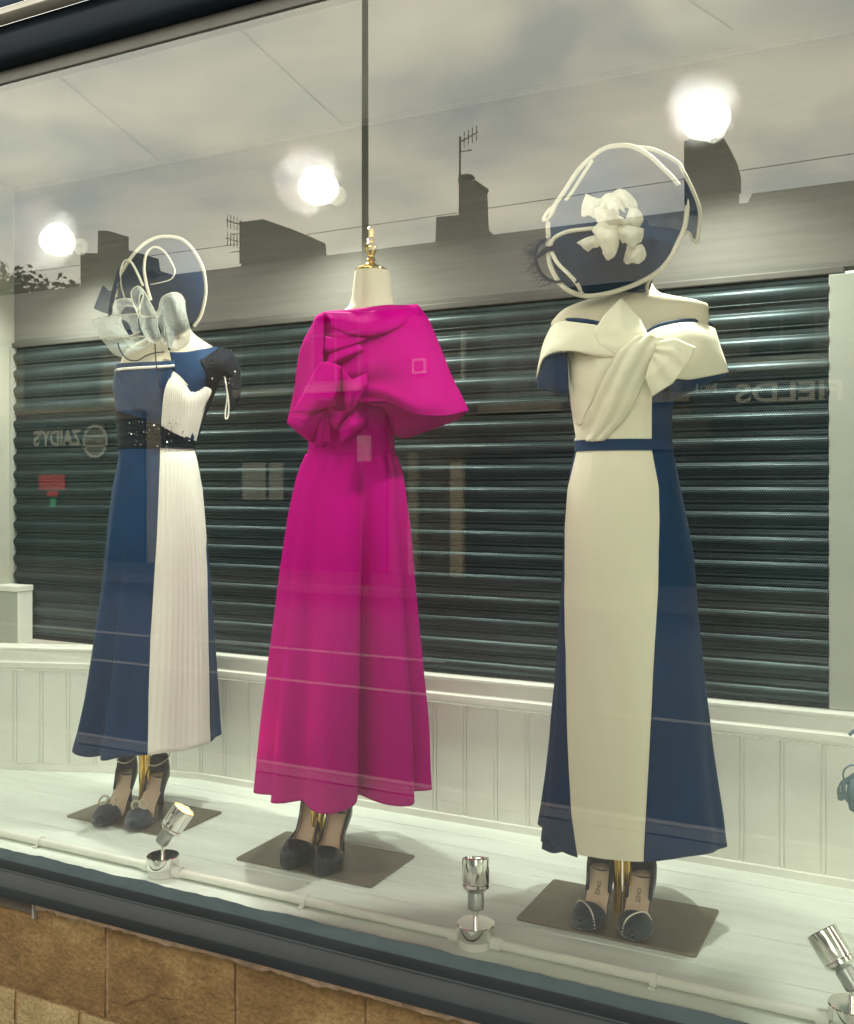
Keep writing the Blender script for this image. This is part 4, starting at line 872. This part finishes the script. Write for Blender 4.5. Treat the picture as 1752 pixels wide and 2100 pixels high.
rib([[(800, 890, .07), (835, 830, .08), (850, 760, .08), (880, 710, .08), (970, 675, .07), (1040, 695, .06), (1080, 760, .05)], [(835, 960, .09), (855, 900, .09), (860, 820, .09), (900, 755, .10), (975, 730, .10), (1040, 780, .08), (1090, 860, .06)], [(860, 1050, .08), (880, 980, .09), (872, 880, .09), (900, 850, .10), (980, 840, .11), (1060, 900, .08), (1115, 960, .06)], [(850, 1110, .06), (885, 1050, .07), (888, 960, .07), (930, 980, .08), (1000, 1000, .09), (1080, 1030, .07), (1135, 1050, .05)], [(860, 1130, .05), (890, 1160, .05), (930, 1180, .05), (960, 1200, .06), (1020, 1210, .07), (1080, 1180, .05), (1125, 1110, .04)]])
rib([[(490, 940, .075), (520, 1010, .08), (560, 1070, .08)], [(500, 920, .075), (550, 960, .08), (600, 1060, .08)]], 'feather', M_feather, False)
for pts in ([(455, 1140), (470, 1190), (500, 1250), (560, 1300), (640, 1305), (720, 1260), (800, 1235), (885, 1225)], [(800, 1150), (805, 1240), (815, 1360), (850, 1560)], [(440, 1390), (470, 1450), (490, 1500)]):
    line(FL, [(*g(a, c), .12) for a, c in pts], 'cord', .0018, M_feather, HL)
patch(FL, [[(*g(320, 610), .08), (*g(390, 660), .09), (*g(470, 600), .08)], [(*g(270, 730), .07), (*g(370, 780), .09), (*g(430, 700), .08)], [(*g(235, 822), .06), (*g(330, 860), .07), (*g(400, 880), .07)]], 'net_bow', M_sina, HL, absd=True)
patch(FL, [[(*g(465, 430), .10), (*g(480, 560), .10)], [(*g(390, 700), .10), (*g(440, 640), .10)], [(*g(365, 900), .10), (*g(400, 880), .10)]], 'feather', M_feather, HL, absd=True)
patch(FL, [[(*g(905, 1060), .13), (*g(950, 1050), .13), (*g(985, 1000), .12)], [(*g(910, 1130), .13), (*g(945, 1140), .13), (*g(965, 1120), .12)], [(*g(925, 1205), .12), (*g(935, 1210), .12), (*g(945, 1195), .12)]], 'feather', M_feather, HL, absd=True)
# the wire hat pegs that carry the hats above the necks
for F, h, z0, z1, px in ((FR_, HR, 600, 520, 1290), (FL, HL, 660, 600, 345)):
    a = F.P(px, z0, -.02); b_ = F.P(px, z1, -.03); MB().tube([a, b_], .006, 8).out('hat_peg', M_shoe, h, True)
# ============================================================ SHOES
def shoe(name, label, group, heel, toe, style, side, hh=.085, plat=.0, wm=1.1):
    """heel, toe: points on the floor; side -1 / +1 mirrors the shoe"""
    heel = Vector((heel.x, heel.y, .0052)); toe = Vector((toe.x, toe.y, .0052)); ax = toe - heel; LN = ax.length; ax.normalize(); sd_ = Vector((ax.y, -ax.x, 0)) * side
    t = thing(name, label, 'shoe', heel, group)
    def w(s):
        k = [(0, .0), (.015, .012), (.04, .020), (.09, .026), (.16, .0275), (.3, .025), (.45, .025), (.6, .033), (.70, .0365), (.80, .0335), (.88, .0265), (.95, .0165), (.985, .008), (1, .0)] if style != 'point' else [(0, .0), (.015, .012), (.04, .020), (.09, .026), (.16, .0275), (.3, .025), (.45, .025), (.6, .032), (.70, .0345), (.8, .0285), (.9, .0175), (.97, .007), (1, .0015)]
        for (a, b), (c, d) in zip(k, k[1:]):
            if a <= s <= c: return (b + (d - b) * (s - a) / (c - a)) * wm
        return 0
    def h(s):
        if s < .12: return plat + hh - .004 * s / .12
        if s > .70: return plat + .005 + (.012 * ((s - .9) / .1) ** 2 if s > .9 and not plat else 0)
        u = (s - .12) / .58; return plat + .005 + (hh - .009) * (1 - u) ** 1.0 * (1 - .35 * u * (1 - u)) * (.5 + .5 * math.cos(math.pi * u)) ** .35
    cv = lambda s: .006 * math.sin(math.pi * min(1, s / .9)) ** 2           # curve of the last
    def P(s, x, z): return heel + ax * (s * LN) + sd_ * (x + cv(s)) + Vector((0, 0, z))
    up = M_shoep if style == 'pump' else M_shoe
    SS = [i / 44 for i in range(45)]
    MB().grid([[P(s, w(s) * k * .93, h(s) + .0008 * (1 - abs(k))) for k in (-1, -.5, 0, .5, 1)] for s in SS if s < .88]).out('insole', M_nude, t, True)
    mb = MB(); th = lambda s: (.0045 + (plat if s > .62 else plat * max(0, (s - .5) / .12) if s > .5 else 0) + (0 if s > .1 else 0))
    mb.grid([[P(s, -w(s), h(s) - .001), P(s, -w(s) * .97, h(s) - th(s)), P(s, w(s) * .97, h(s) - th(s)), P(s, w(s), h(s) - .001)] for s in SS]); mb.out('sole', up, t, True, auto=50)
    # heel
    mb = MB(); rows = []
    for j in range(13):
        v = j / 12; z = (plat + hh - .004) * (1 - v) + .0; r = []
        sc = (1 - .62 * min(1, v * 1.5)) if style == 'block' else (1 - .78 * min(1, v * 1.8) ** .8)
        if v > .92 and style != 'block': sc *= 1.1
        for k in range(16):
            a = 2 * math.pi * k / 16; s0 = .085 + (.075 if v < .03 else .068) * math.cos(a) * sc - .02 * v
            if v < .01: s0 = .08 + .08 * math.cos(a)
            r.append(P(0, 0, 0) + ax * (s0 * LN) + sd_ * (.0245 * math.sin(a) * sc * wm + cv(.08)) + Vector((0, 0, z)))
        rows.append(r)
    mb.grid(rows, True); mb.add(rows[-1], [tuple(range(16))]); mb.out('heel', up, t, True, auto=50)
    # toe box
    s0 = {'pump': .79, 'point': .70, 'block': .72}[style]
    rows = []
    for i in range(20):
        v = i / 19; s = s0 + (1 - s0) * (1 - (1 - v) ** 1.6); W_ = w(s) + .0015
        H = (.030 * (1 - v) ** .7 + .012) if v < .999 else .006
        if style == 'point': H = .036 * (1 - v) ** .8 + .008
        r = []
        for k in range(17):
            b = math.pi * k / 16
            back_ = 0
            if style == 'pump': back_ = -.16 * (abs(math.cos(b)) ** 2.2) * (1 - v) ** 2
            if style == 'point': back_ = -.05 * (abs(math.cos(b)) ** 3) * (1 - v) ** 2
            ss = max(.3, s + back_); Wb = w(ss) + .0015 if k in range(17) else W_
            r.append(P(ss, Wb * math.copysign(abs(math.cos(b)) ** .8, math.cos(b)), h(ss) - .001 + H * math.sin(b) ** .9))
        rows.append(r)
    MB().grid(rows).out('upper', up, t, True, solid=.0012)
    if plat:
        MB().grid([[P(s, w(s) * k[0] + .001 * k[0], k[1]) for k in ((-1, plat + .006), (-1.02, plat * .5), (-.96, .0005), (.96, .0005), (1.02, plat * .5), (1, plat + .006))] for s in [.55 + .45 * i / 16 for i in range(17)]]).out('platform', up, t, True)
    # counter / quarters
    sf = {'pump': .78, 'point': .34, 'block': .30}[style]
    path_ = [(sf - (sf) * i / 14, -1) for i in range(15)] + [(sf * i / 14, 1) for i in range(1, 15)]
    hc = {'pump': .055, 'point': .062, 'block': .060}[style]
    ro = []; ri = []
    for s, sg in path_:
        e = max(0, 1 - (s / sf) ** (1.5 if style == 'pump' else 2.2)); hwll = hc * (e ** .9) * (1 if style == 'pump' else 1) + (.006 if style == 'pump' else 0.0)
        if style == 'pump': hwll = .016 + (hc - .016) * max(0, 1 - s / .45) ** 1.2
        x = sg * (w(s) + .0012) if s > .001 else 0
        lean = .86 if s < .2 else .95
        b0 = -.004 * 0
        ro.append([P(s, x, h(s) - .003), P(s, x * 1.02, h(s) + hwll * .4), P(s + .02 * (1 - min(1, s * 8)), x * lean, h(s) + hwll)])
    MB().grid(ro).out('counter', [up], t, True, solid=.0016)
    MB().grid([[P(s + .006 if s < .02 else s, (sg * (w(s) - .0012) if s > .02 else 0) * (1, 1.0, .83)[k], (h(s) + .001, a.z * 0 + h(s) + (b[2].z - heel.z - h(s)) * .45, b[2].z - heel.z - .002)[k]) for k in range(3)] for (s, sg), b in zip(path_, ro) for a in [b[0]]]).out('lining', M_nude if style == 'pump' else up, t, True)
    if style != 'pump':
        mb = MB(); pts = []
        for k in range(28):
            a = 2 * math.pi * k / 28
            pts.append(P(.13 + .155 * math.cos(a), .032 * math.sin(a), hh + .056 + .018 * math.cos(a) * -1))
        mb.tube(pts, .0024, 8, closed=True, flat=.6); mb.out('ankle_strap', M_rope if style == 'block' else up, t, True)
        MB().lathe([(.001, -.002), (.005, -.002), (.005, .002), (.001, .002)], Matrix.Translation(P(.13, .033, hh + .056)) @ Matrix.Rotation(R(90), 4, 'Y'), 12).out('buckle', M_chrome, t)
    if style == 'point':
        pts = []
        for k in range(15):
            v = k / 14; s = .655 + .22 * v ** 1.1; x = (-.034 + .060 * v ** .9)
            W_ = w(s) + .001; uu = min(1, abs(x) / max(W_, .001)); vv = (s - s0) / (1 - s0); vv = 1 - (1 - max(0, min(1, vv))) ** (1 / 1.6)
            z = h(s) + (.036 * (1 - vv) ** .8 + .008) * math.sqrt(max(0.0, 1 - uu ** 2.4)) ** .9 + .001
            pts.append(P(s, x, z))
        mb = MB(); CP = crom(pts, 3)
        for p in CP:
            mb.lathe([(.0001, -.0021), (.0018, -.0013), (.0024, 0), (.0018, .0013), (.0001, .0021)], Matrix.Translation(p), 6, cap=False)
        mb.out('crystal_trim', mat('crystal_beads', (.85, .85, .75), .1, .6), t, True)
        text('insole_text', 'ZINO', .014, Matrix(((ax.x * -1, sd_.x * -side, 0, 0), (ax.y * -1, sd_.y * -side, 0, 0), (0, 0, 1, 0), (0, 0, 0, 1))), mat('grey_letter', (.12, .10, .09), .6), None, .0002)
        o = COL.objects[-1] if False else bpy.data.objects[[x.name for x in bpy.data.objects if x.name.startswith('insole_text')][-1]]
        slope = math.atan2(h(.22) - h(.40), .18 * LN)
        xa = (-ax * math.cos(slope) + Vector((0, 0, math.sin(slope)))).normalized(); ya = sd_ * (1 if side < 0 else -1); ya = xa.cross(Vector((0, 0, 1))).normalized() * -1; za = xa.cross(ya)
        Mx = Matrix((xa, ya, za)).transposed().to_4x4()
        me = o.data; bs = Matrix(((ax.x * -1, sd_.x * -side, 0, 0), (ax.y * -1, sd_.y * -side, 0, 0), (0, 0, 1, 0), (0, 0, 0, 1)))
        me.transform(bs.inverted()); me.transform(Matrix.Translation(P(.31, 0, h(.31) + .002) - wloc(t)) @ Mx); o.parent = t
    if style == 'block':
        mb = MB(); c = P(.70, -.004, h(.7) + .047)
        for dx, dz, rx, rz in ((-.010, .004, .013, .011), (.011, -.002, .015, .012)):
            pts = []
            for k in range(22):
                a = 2 * math.pi * k / 22; pts.append(c + sd_ * (dx + rx * math.cos(a)) + ax * (.006 + .010 * math.sin(a) * -.6) + Vector((0, 0, dz + rz * math.sin(a) + .004 * math.cos(a))))
            for p in crom(pts, 2, True): mb.lathe([(.0001, -.0031), (.0028, -.0018), (.0035, 0), (.0028, .0018), (.0001, .0031)], Matrix.Translation(p), 6, cap=False)
        mb.out('beaded_ornament', M_rope, t, True)
    return t
def hp(px, py, z): p = atz(px, py, z); return Vector((p.x, p.y, 0))
shoe('strappy_shoe', 'navy pointed shoe with crystal edge turned left, on the right plate', 'shoes under the ivory and navy dress', hp(1238, 1772, .088), hp(1190, 1916, .004), 'point', -1)
shoe('strappy_shoe', 'navy pointed shoe with crystal edge right of the brass pole', 'shoes under the ivory and navy dress', hp(1322, 1786, .088), hp(1297, 1938, .004), 'point', 1)
shoe('pump_shoe', 'black round-toed pump further left below the magenta hem', 'pumps under the magenta dress', hp(648, 1640, .118), hp(590, 1786, .004), 'pump', -1, .095, .018)
shoe('pump_shoe', 'black round-toed pump nearer the glass below the magenta hem', 'pumps under the magenta dress', hp(706, 1655, .118), hp(656, 1800, .004), 'pump', 1, .095, .018)
shoe('ankle_strap_shoe', 'navy shoe with pearl knot left of the brass pole on the left plate', 'shoes under the pleated dress', hp(268, 1577, .10), hp(200, 1699, .004), 'block', -1, .095)
shoe('ankle_strap_shoe', 'navy shoe with pearl knot partly behind the glowing spotlight', 'shoes under the pleated dress', hp(334, 1582, .10), hp(268, 1708, .004), 'block', 1, .095)
# ============================================================ ACROSS THE STREET (seen mirrored in the pane)
PZ = -.60; RZ = -.72
M_pave = mat('pavement_flags', (.06, .058, .053), .85, noise=.15, nscale=3); M_paven = mat('pale_pavement_flags', (.10, .097, .09), .85, noise=.12, nscale=3)
tag(box('ground', -400, 400, -400, 300, -1.2, -.80, mat('earth', (.10, .10, .08), 1)), kind='structure')
tag(box('road', -90, 60, -11.6, -2.75, -.80, RZ, mat('asphalt', (.024, .024, .026), .8, noise=.2, nscale=8)), kind='structure')
tag(box('pavement_near', -90, 60, -2.62, -.03, -.80, PZ, M_paven), kind='structure')
tag(box('pavement_far', -90, 60, -14.1, -11.73, -.80, PZ, M_pave), kind='structure')
M_kerb = mat('pale_kerb_stone', (.14, .13, .12), .8, noise=.1)
tag(box('kerb_near', -90, 60, -2.75, -2.62, -.80, PZ + .006, M_kerb), kind='structure')
tag(box('kerb_far', -90, 60, -11.73, -11.6, -.80, PZ + .006, M_kerb), kind='structure')
M_line = mat('road_paint', (.24, .21, .19), .7, noise=.15, nscale=10)
mb = MB()
mb.box(-60, -3.0, -5.42, -5.33, RZ, RZ + .004)
mb.box(-60, -4.2, -6.86, -6.75, RZ, RZ + .004)
for y in (-3.18, -3.02): mb.box(-60, 8, y, y + .06, RZ, RZ + .004)
for i in range(12): mb.box(-2.2 + i * 3.4, -.6 + i * 3.4, -5.42, -5.33, RZ, RZ + .004)
tag(mb.out('road_marking', M_line), kind='structure')
YM = 14.134
M_st = mat('soot_stained_sandstone', (.13, .115, .085), .9, noise=.25, nscale=2.2)
M_st2 = mat('pale_ashlar', (.34, .29, .21), .9, noise=.15, nscale=2.5)
M_slate = mat('welsh_slate', (.11, .105, .10), .75, noise=.3, nscale=3, stretch=(.3, 1, 7))
M_dark = mat('dark_shopfront', (.006, .022, .026), .4)
M_pane = mat('window_dark', (.010, .018, .018), .12)
M_net = mat('net_curtain', (.22, .24, .22), .9, noise=.3, nscale=8, stretch=(6, 1, 1))
M_chim = mat('chimney_stone', (.13, .125, .115), .95, noise=.2, nscale=3)
M_sig = mat('sign_cream', (.62, .60, .50), .6)
fx = lambda px, ym=YM: refl(px, 1000, ym).x
fz = lambda px, py, ym=YM: refl(px, py, ym).z
RIDGE = 6.50; EAVE = 4.27
def house(name, label, p0, p1, ridge, eave=EAVE, wm=None):
    x0, x1 = fx(p0), fx(p1)
    t = thing(name, label, 'house', ((x0 + x1) / 2, -YM, PZ), 'stone terrace across the street')
    box('wall', x0, x1, -YM - 8, -YM, PZ, eave, wm or M_st, t)
    rf = MB().prism([(x0, -YM + .25, eave - .02), (x0, -YM - 4, ridge), (x0, -YM - 8.2, eave - .02)], (x1 - x0, 0, 0)).out('roof', M_slate, t)
    box('gutter', x0, x1, -YM + .20, -YM + .32, eave - .09, eave + .015, M_dark, t)
    return t, rf
def win(t, px0, py0, px1, py1, net=False, bars=1, frame=None):
    x0, x1 = sorted((fx(px0), fx(px1))); z1 = fz(px0, py0); z0 = fz(px0, py1)
    f = MB()
    fm = frame or mat('dim_white_frame', (.16, .17, .15), .6)
    f.box(x0, x1, -YM - .02, -YM + .02, z0, z0 + .06).box(x0, x1, -YM - .02, -YM + .02, z1 - .06, z1)
    f.box(x0, x0 + .06, -YM - .02, -YM + .02, z0 + .06, z1 - .06).box(x1 - .06, x1, -YM - .02, -YM + .02, z0 + .06, z1 - .06)
    f.box(x0 + .06, x1 - .06, -YM - .02, -YM + .018, (z0 + z1) / 2 + .22, (z0 + z1) / 2 + .27)
    for k in range(bars):
        xm = x0 + (x1 - x0) * (k + 1) / (bars + 1); f.box(xm - .02, xm + .02, -YM - .02, -YM + .016, z0 + .06, z1 - .06)
    o = f.out('window', fm, t)
    box('pane', x0 + .06, x1 - .06, -YM - .05, -YM + .004, z0 + .06, z1 - .06, M_net if net else M_pane, o)
    box('sill', x0 - .12, x1 + .12, -YM, -YM + .10, z0 - .16, z0 - .005, M_st2, o)
    return o
def band(t, name, px0, px1, py0, py1, m, d=.06, ref=None):
    x0, x1 = sorted((fx(px0), fx(px1))); r = px0 if ref is None else ref
    return box(name, x0, x1, -YM, -YM + d, fz(r, py1), fz(r, py0), m, t)
# house A with the lettered shop
A, rA = house('terrace_house', 'stone terrace house over the dark shopfront with the red and green lamps', -700, 330, RIDGE, wm=M_st2)
win(A, 48, 706, 210, 842, bars=1); win(A, -330, 690, -140, 838)
band(A, 'shopfront', -330, 300, 866, 1200, M_dark, .05, 60); 
band(A, 'string_course', -330, 300, 852, 868, M_st, .12, 60)
pt = refl(117, 900, YM - .10)
shp = thing('shop_sign', 'dark shop sign with cream lettering beside a round emblem', 'sign', refl(125, 905, YM - .06))
sgx0, sgx1 = fx(45), fx(222)
box('board', min(sgx0, sgx1), max(sgx0, sgx1), -YM + .05, -YM + .09, fz(60, 930), fz(60, 875), M_dark, shp)
Hh = fz(117, 884) - fz(117, 916)
text('lettering', "ZAIDY'S", Hh * 1.36, FACE_STREET(refl(117, 900, YM - .10)), M_sig, shp, .01, .86, .012)
c = refl(196, 905, YM - .10); rr = .36
MB().lathe([(rr, 0), (rr, .02), (rr - .06, .02), (rr - .06, 0)], Matrix.Translation(c) @ Matrix.Rotation(R(-90), 4, 'X'), 40).out('emblem_ring', M_sig, shp)
m2 = MB(); m2.box(c.x - rr + .03, c.x + rr - .03, c.y, c.y + .02, c.z + .09, c.z + .13).box(c.x - rr + .03, c.x + rr - .03, c.y, c.y + .02, c.z - .13, c.z - .09); m2.out('emblem_bar', M_sig, shp)
MB().lathe([(rr - .07, 0), (rr - .07, .006)], Matrix.Translation(c) @ Matrix.Rotation(R(-90), 4, 'X'), 40).out('emblem_disc', mat('emblem_olive', (.16, .15, .10), .7), shp)
text('emblem_text', "ZAIDY'S", .15, FACE_STREET(c + Vector((0, .015, 0))), M_sig, shp, .005)
text('small_text', "PIZZAS", .10, FACE_STREET(refl(150, 925, YM - .10)), mat('dim_letter', (.2, .2, .18), .6), shp, .005)
rs = thing('open_sign', 'small red sign with a green lamp under it in the dark shopfront', 'sign', refl(106, 1000, YM - .07))
a = refl(80, 974, YM - .07); b_ = refl(133, 1004, YM - .07)
box('panel', min(a.x, b_.x), max(a.x, b_.x), -YM + .055, -YM + .075, b_.z, a.z, mat('red_sign', (.6, .05, .05), .6, emit=(1, .12, .1), estr=.25), rs)
a = refl(97, 1006, YM - .07); b_ = refl(118, 1018, YM - .07)
box('lower_panel', min(a.x, b_.x), max(a.x, b_.x), -YM + .055, -YM + .075, b_.z, a.z, mat('red_sign', (.6, .05, .05), .6), rs)
a = refl(103, 1022, YM - .07); b_ = refl(114, 1040, YM - .07)
box('green_lamp', min(a.x, b_.x), max(a.x, b_.x), -YM + .055, -YM + .075, b_.z, a.z, mat('green_lamp', (.03, .4, .2), .6, emit=(.1, .9, .4), estr=.3), rs)
# house B
Bh, rB = house('terrace_house', 'stone terrace house with a pair of pale notices beside its door', 330, 800, RIDGE)
win(Bh, 493, 655, 591, 800, bars=1); win(Bh, 640, 640, 740, 790)
band(Bh, 'shopfront', 335, 795, 890, 1230, M_dark, .05, 500)
band(Bh, 'notice', 501, 549, 949, 1025, mat('pale_notice', (.42, .42, .36), .7), .07, 525); band(Bh, 'notice', 556, 585, 949, 1025, mat('pale_notice', (.42, .42, .36), .7), .07, 570)
band(Bh, 'fascia', 335, 795, 862, 890, mat('dim_fascia', (.06, .06, .055), .6), .09, 500)
# house C
Ch, rC = house('terrace_house', 'stone terrace house with tall chimney pot and a beige door column', 800, 1460, RIDGE, wm=M_st)
win(Ch, 998, 622, 1140, 830, net=True, bars=2); win(Ch, 1250, 600, 1400, 810, net=True)
band(Ch, 'shopfront', 960, 1455, 925, 1250, M_dark, .05, 1200)
band(Ch, 'column', 930, 955, 948, 1400, mat('beige_column', (.50, .42, .28), .8), .14, 940)
band(Ch, 'column', 843, 862, 930, 1400, M_st2, .12, 850)
band(Ch, 'downpipe', 950, 957, 679, 781, M_sig, .10, 953)
band(Ch, 'fascia', 960, 1455, 872, 925, mat('dim_fascia', (.06, .06, .055), .6), .09, 1200)
text('lettering', "jewellers", .24, FACE_STREET(refl(1085, 893, YM - .12)), mat('dim_letter', (.2, .2, .18), .6), Ch, .005)
ab = thing('alarm_box', 'small square alarm box with a pale border on the house front', 'alarm box', refl(862, 765, YM - .02))
a = refl(849, 737, YM); b_ = refl(876, 766, YM); cz = (a.z + b_.z) / 2; cx = (a.x + b_.x) / 2; hw = abs(a.x - b_.x) / 2; hz = abs(a.z - b_.z) / 2
box('case', cx - hw, cx + hw, -YM, -YM + .07, cz - hz, cz + hz, M_sig, ab)
box('panel', cx - hw * .72, cx + hw * .72, -YM + .0705, -YM + .074, cz - hz * .72, cz + hz * .72, M_st, ab)
# house D, a little taller
Dh, rD = house('terrace_house', 'slightly taller stone terrace house at the right end with a slate blue shop board', 1460, 2600, 6.67)
win(Dh, 1530, 585, 1680, 740, bars=1); win(Dh, 1900, 560, 2060, 720)
band(Dh, 'shopfront', 1462, 2300, 850, 1300, M_dark, .05, 1600)
fs = thing('shop_sign', 'slate blue shop sign with large pale capital letters mirrored near the right pilaster', 'sign', refl(1610, 805, YM - .06))
xa, xb = sorted((fx(1420), fx(1900))); box('board', xa, xb, -YM + .001, -YM + .05, fz(1600, 850), fz(1600, 765), mat('slate_blue_board', (.03, .05, .055), .6), fs)
text('lettering', "FIELDS", .40, FACE_STREET(refl(1618, 805, YM - .07)), M_sig, fs, .01, 1.35, .008)
a = refl(1430, 788, YM); b_ = refl(1472, 806, YM)
bx_ = thing('number_plate', 'small plate with pale upright edges left of the large mirrored capitals', 'plate', refl(1450, 800, YM - .07))
MB().box(a.x - .0, a.x + .03, -YM + .055, -YM + .075, b_.z, a.z).box(b_.x - .03, b_.x, -YM + .055, -YM + .075, b_.z, a.z).out('frame', M_sig, bx_)
text('lettering', "NO", .14, FACE_STREET(refl(1451, 797, YM - .07)), M_sig, bx_, .004)
# chimneys
YR = 18.134
def chimney(roof, pts, pots=(), py0=575, ym=YR, dep=.75):
    P = [refl(a, c, ym) for a, c in pts]
    o = MB().prism([(p.x, -ym, p.z) for p in P], (0, -dep, 0)).out('chimney', M_chim, roof)
    return o
chimney(rA, [(165, 600), (165, 519), (200, 519), (201, 473), (223, 473), (223, 500), (285, 519), (290, 551), (290, 620)])
chimney(rB, [(495, 610), (495, 455), (540, 449), (600, 470), (633, 485), (637, 532), (637, 600)])
chimney(rC, [(893, 560), (893, 504), (895, 445), (942, 440), (943, 378), (940, 374), (940, 369), (975, 369), (975, 374), (972, 378), (975, 455), (1000, 480), (1005, 490), (1005, 560)])
chimney(rC, [(1405, 500), (1403, 290), (1420, 283), (1485, 283), (1500, 315), (1507, 345), (1507, 375), (1503, 378), (1503, 500)])
chimney(rB, [(300, 600), (300, 552), (312, 551), (322, 562), (325, 600)])
mb = MB(); p = refl(957, 366, YR + .3)
mb.lathe([(.16, 0), (.20, .01), (.16, .06), (.02, .08)], Matrix.Translation(p), 16).out('cowl', M_chim, rC)
def aerial(label, base, top, side):
    t = thing('television_aerial', label, 'aerial', (base.x, base.y, base.z), 'aerials on the chimneys')
    m = MB().tube([base, top], .025, 6); m.out('mast', M_chim, t)
    m = MB()
    for z in (-.1, -.55) if side < 0 else (-.12,):
        m.tube([top + Vector((0, 0, z)), top + Vector((side * .45, 0, z + .16))], .015, 5)
        for k in range(4):
            q = top + Vector((side * .1 * (k + 1), 0, z + .035 * (k + 1))); m.tube([q + Vector((0, 0, -.17)), q + Vector((0, 0, .17))], .011, 5)
        m.tube([top + Vector((0, 0, z - .22)), top + Vector((side * .3, 0, z - .22))], .012, 5)
    m.out('antenna', M_chim, t)
aerial('pair of small aerials on the left side of the wide chimney', refl(493, 540, YR + .2), refl(493, 452, YR + .2), -1)
aerial('tall thin aerial mast beside the slim chimney pot', refl(943, 450, YR + .2), refl(944, 280, YR + .2), 1)
# trees
M_leaf = mat('dark_leaves', (.035, .06, .03), .7, noise=.4, nscale=3); M_bark = mat('bark', (.06, .045, .03), .95)
def tree(label, px, ym, h, rad, n=1500):
    n *= 3; c = refl(px, 1000, ym); t = thing('tree', label, 'tree', (c.x, c.y, -.8), 'trees behind the terrace')
    m = MB().tube([(c.x, c.y, -.8), (c.x + .1, c.y, h * .4), (c.x, c.y, h * .8)], [.28, .2, .08], 8)
    for k in range(7):
        a = k * .9; m.tube([(c.x + .05, c.y, h * (.3 + .05 * k)), (c.x + rad * .6 * math.cos(a), c.y + rad * .6 * math.sin(a), h * (.55 + .05 * k))], [.09, .03], 6)
    m.out('trunk', M_bark, t)
    m = MB(); cl = []
    for k in range(22):
        a = random.uniform(0, 6.28); r = rad * random.uniform(.1, .85); cl.append((c.x + r * math.cos(a), c.y + r * math.sin(a), h * random.uniform(.5, .95) - r * .25, rad * random.uniform(.3, .5)))
    for k in range(n):
        q = random.choice(cl); d = Vector((random.gauss(0, 1), random.gauss(0, 1), random.gauss(0, 1))).normalized() * q[3] * random.uniform(.5, 1.08)
        p = Vector(q[:3]) + d; s = random.uniform(.09, .19)
        u = Vector((random.gauss(0, 1), random.gauss(0, 1), random.gauss(0, 1))).normalized(); v = u.orthogonal().normalized()
        m.add([p + u * s, p + v * s * .6, p - u * s, p - v * s * .6], [(0, 1, 2, 3)])
    m.out('crown', M_leaf, t)
tree('broad leafy tree rising behind the terrace at the far left', 45, 24, 9.3, 3.4)
tree('lower leafy tree behind the terrace next to the stepped chimney', 150, 24, 8.6, 2.6, 1200)
tree('leafy tree cut off by the left edge behind the terrace', -40, 25, 9.0, 2.8, 1200)
# lamp post, cable
c = refl(749, 1000, 12.13)
lp = thing('street_lamp', 'tall dark lamp post with a small sign plate on the far pavement', 'street lamp', (c.x, c.y, PZ))
M_post = mat('dark_post', (.035, .04, .04), .6)
MB().lathe([(.085, PZ), (.085, .9), (.058, .98), (.055, 6.5), (.05, 9.6)], Matrix.Translation((c.x, c.y, 0)), 14).out('pole', M_post, lp, True)
MB().tube([(c.x, c.y, 9.5), (c.x, c.y + .5, 9.9), (c.x, c.y + 1.3, 10.0)], .04, 8).box(c.x - .12, c.x + .12, c.y + 1.2, c.y + 1.8, 9.92, 10.03).out('lamp_arm', M_post, lp)
a = refl(730, 893, 12.0); b_ = refl(758, 946, 12.0)
box('sign_plate', min(a.x, b_.x), max(a.x, b_.x), -12.06, -12.04, b_.z, a.z, mat('plate_grey', (.45, .42, .40), .6), lp)
a = refl(-200, 590, 8.134); b_ = refl(2000, 277, 8.134)
tag(MB().tube([a.lerp(b_, i / 20) - Vector((0, 0, .05 * math.sin(math.pi * i / 20))) for i in range(21)], .004, 6).out('telephone_cable', M_chim), 'thin dark cable running along the street in front of the roofs', 'cable')
# the row of shops continues either side of the window (seen only from beside)
ow = thing('shop_facade', 'stone front of the dress shop around its window', 'facade', (0, .2, PZ))
for x0, x1 in ((-9, -4.4), (2.2, 8)): box('wall', x0, x1, -.05, .6, PZ, 5.6, M_st2, ow)
box('upper_wall', -4.4, 2.2, -.03, .6, 2.7, 5.6, M_st2, ow)
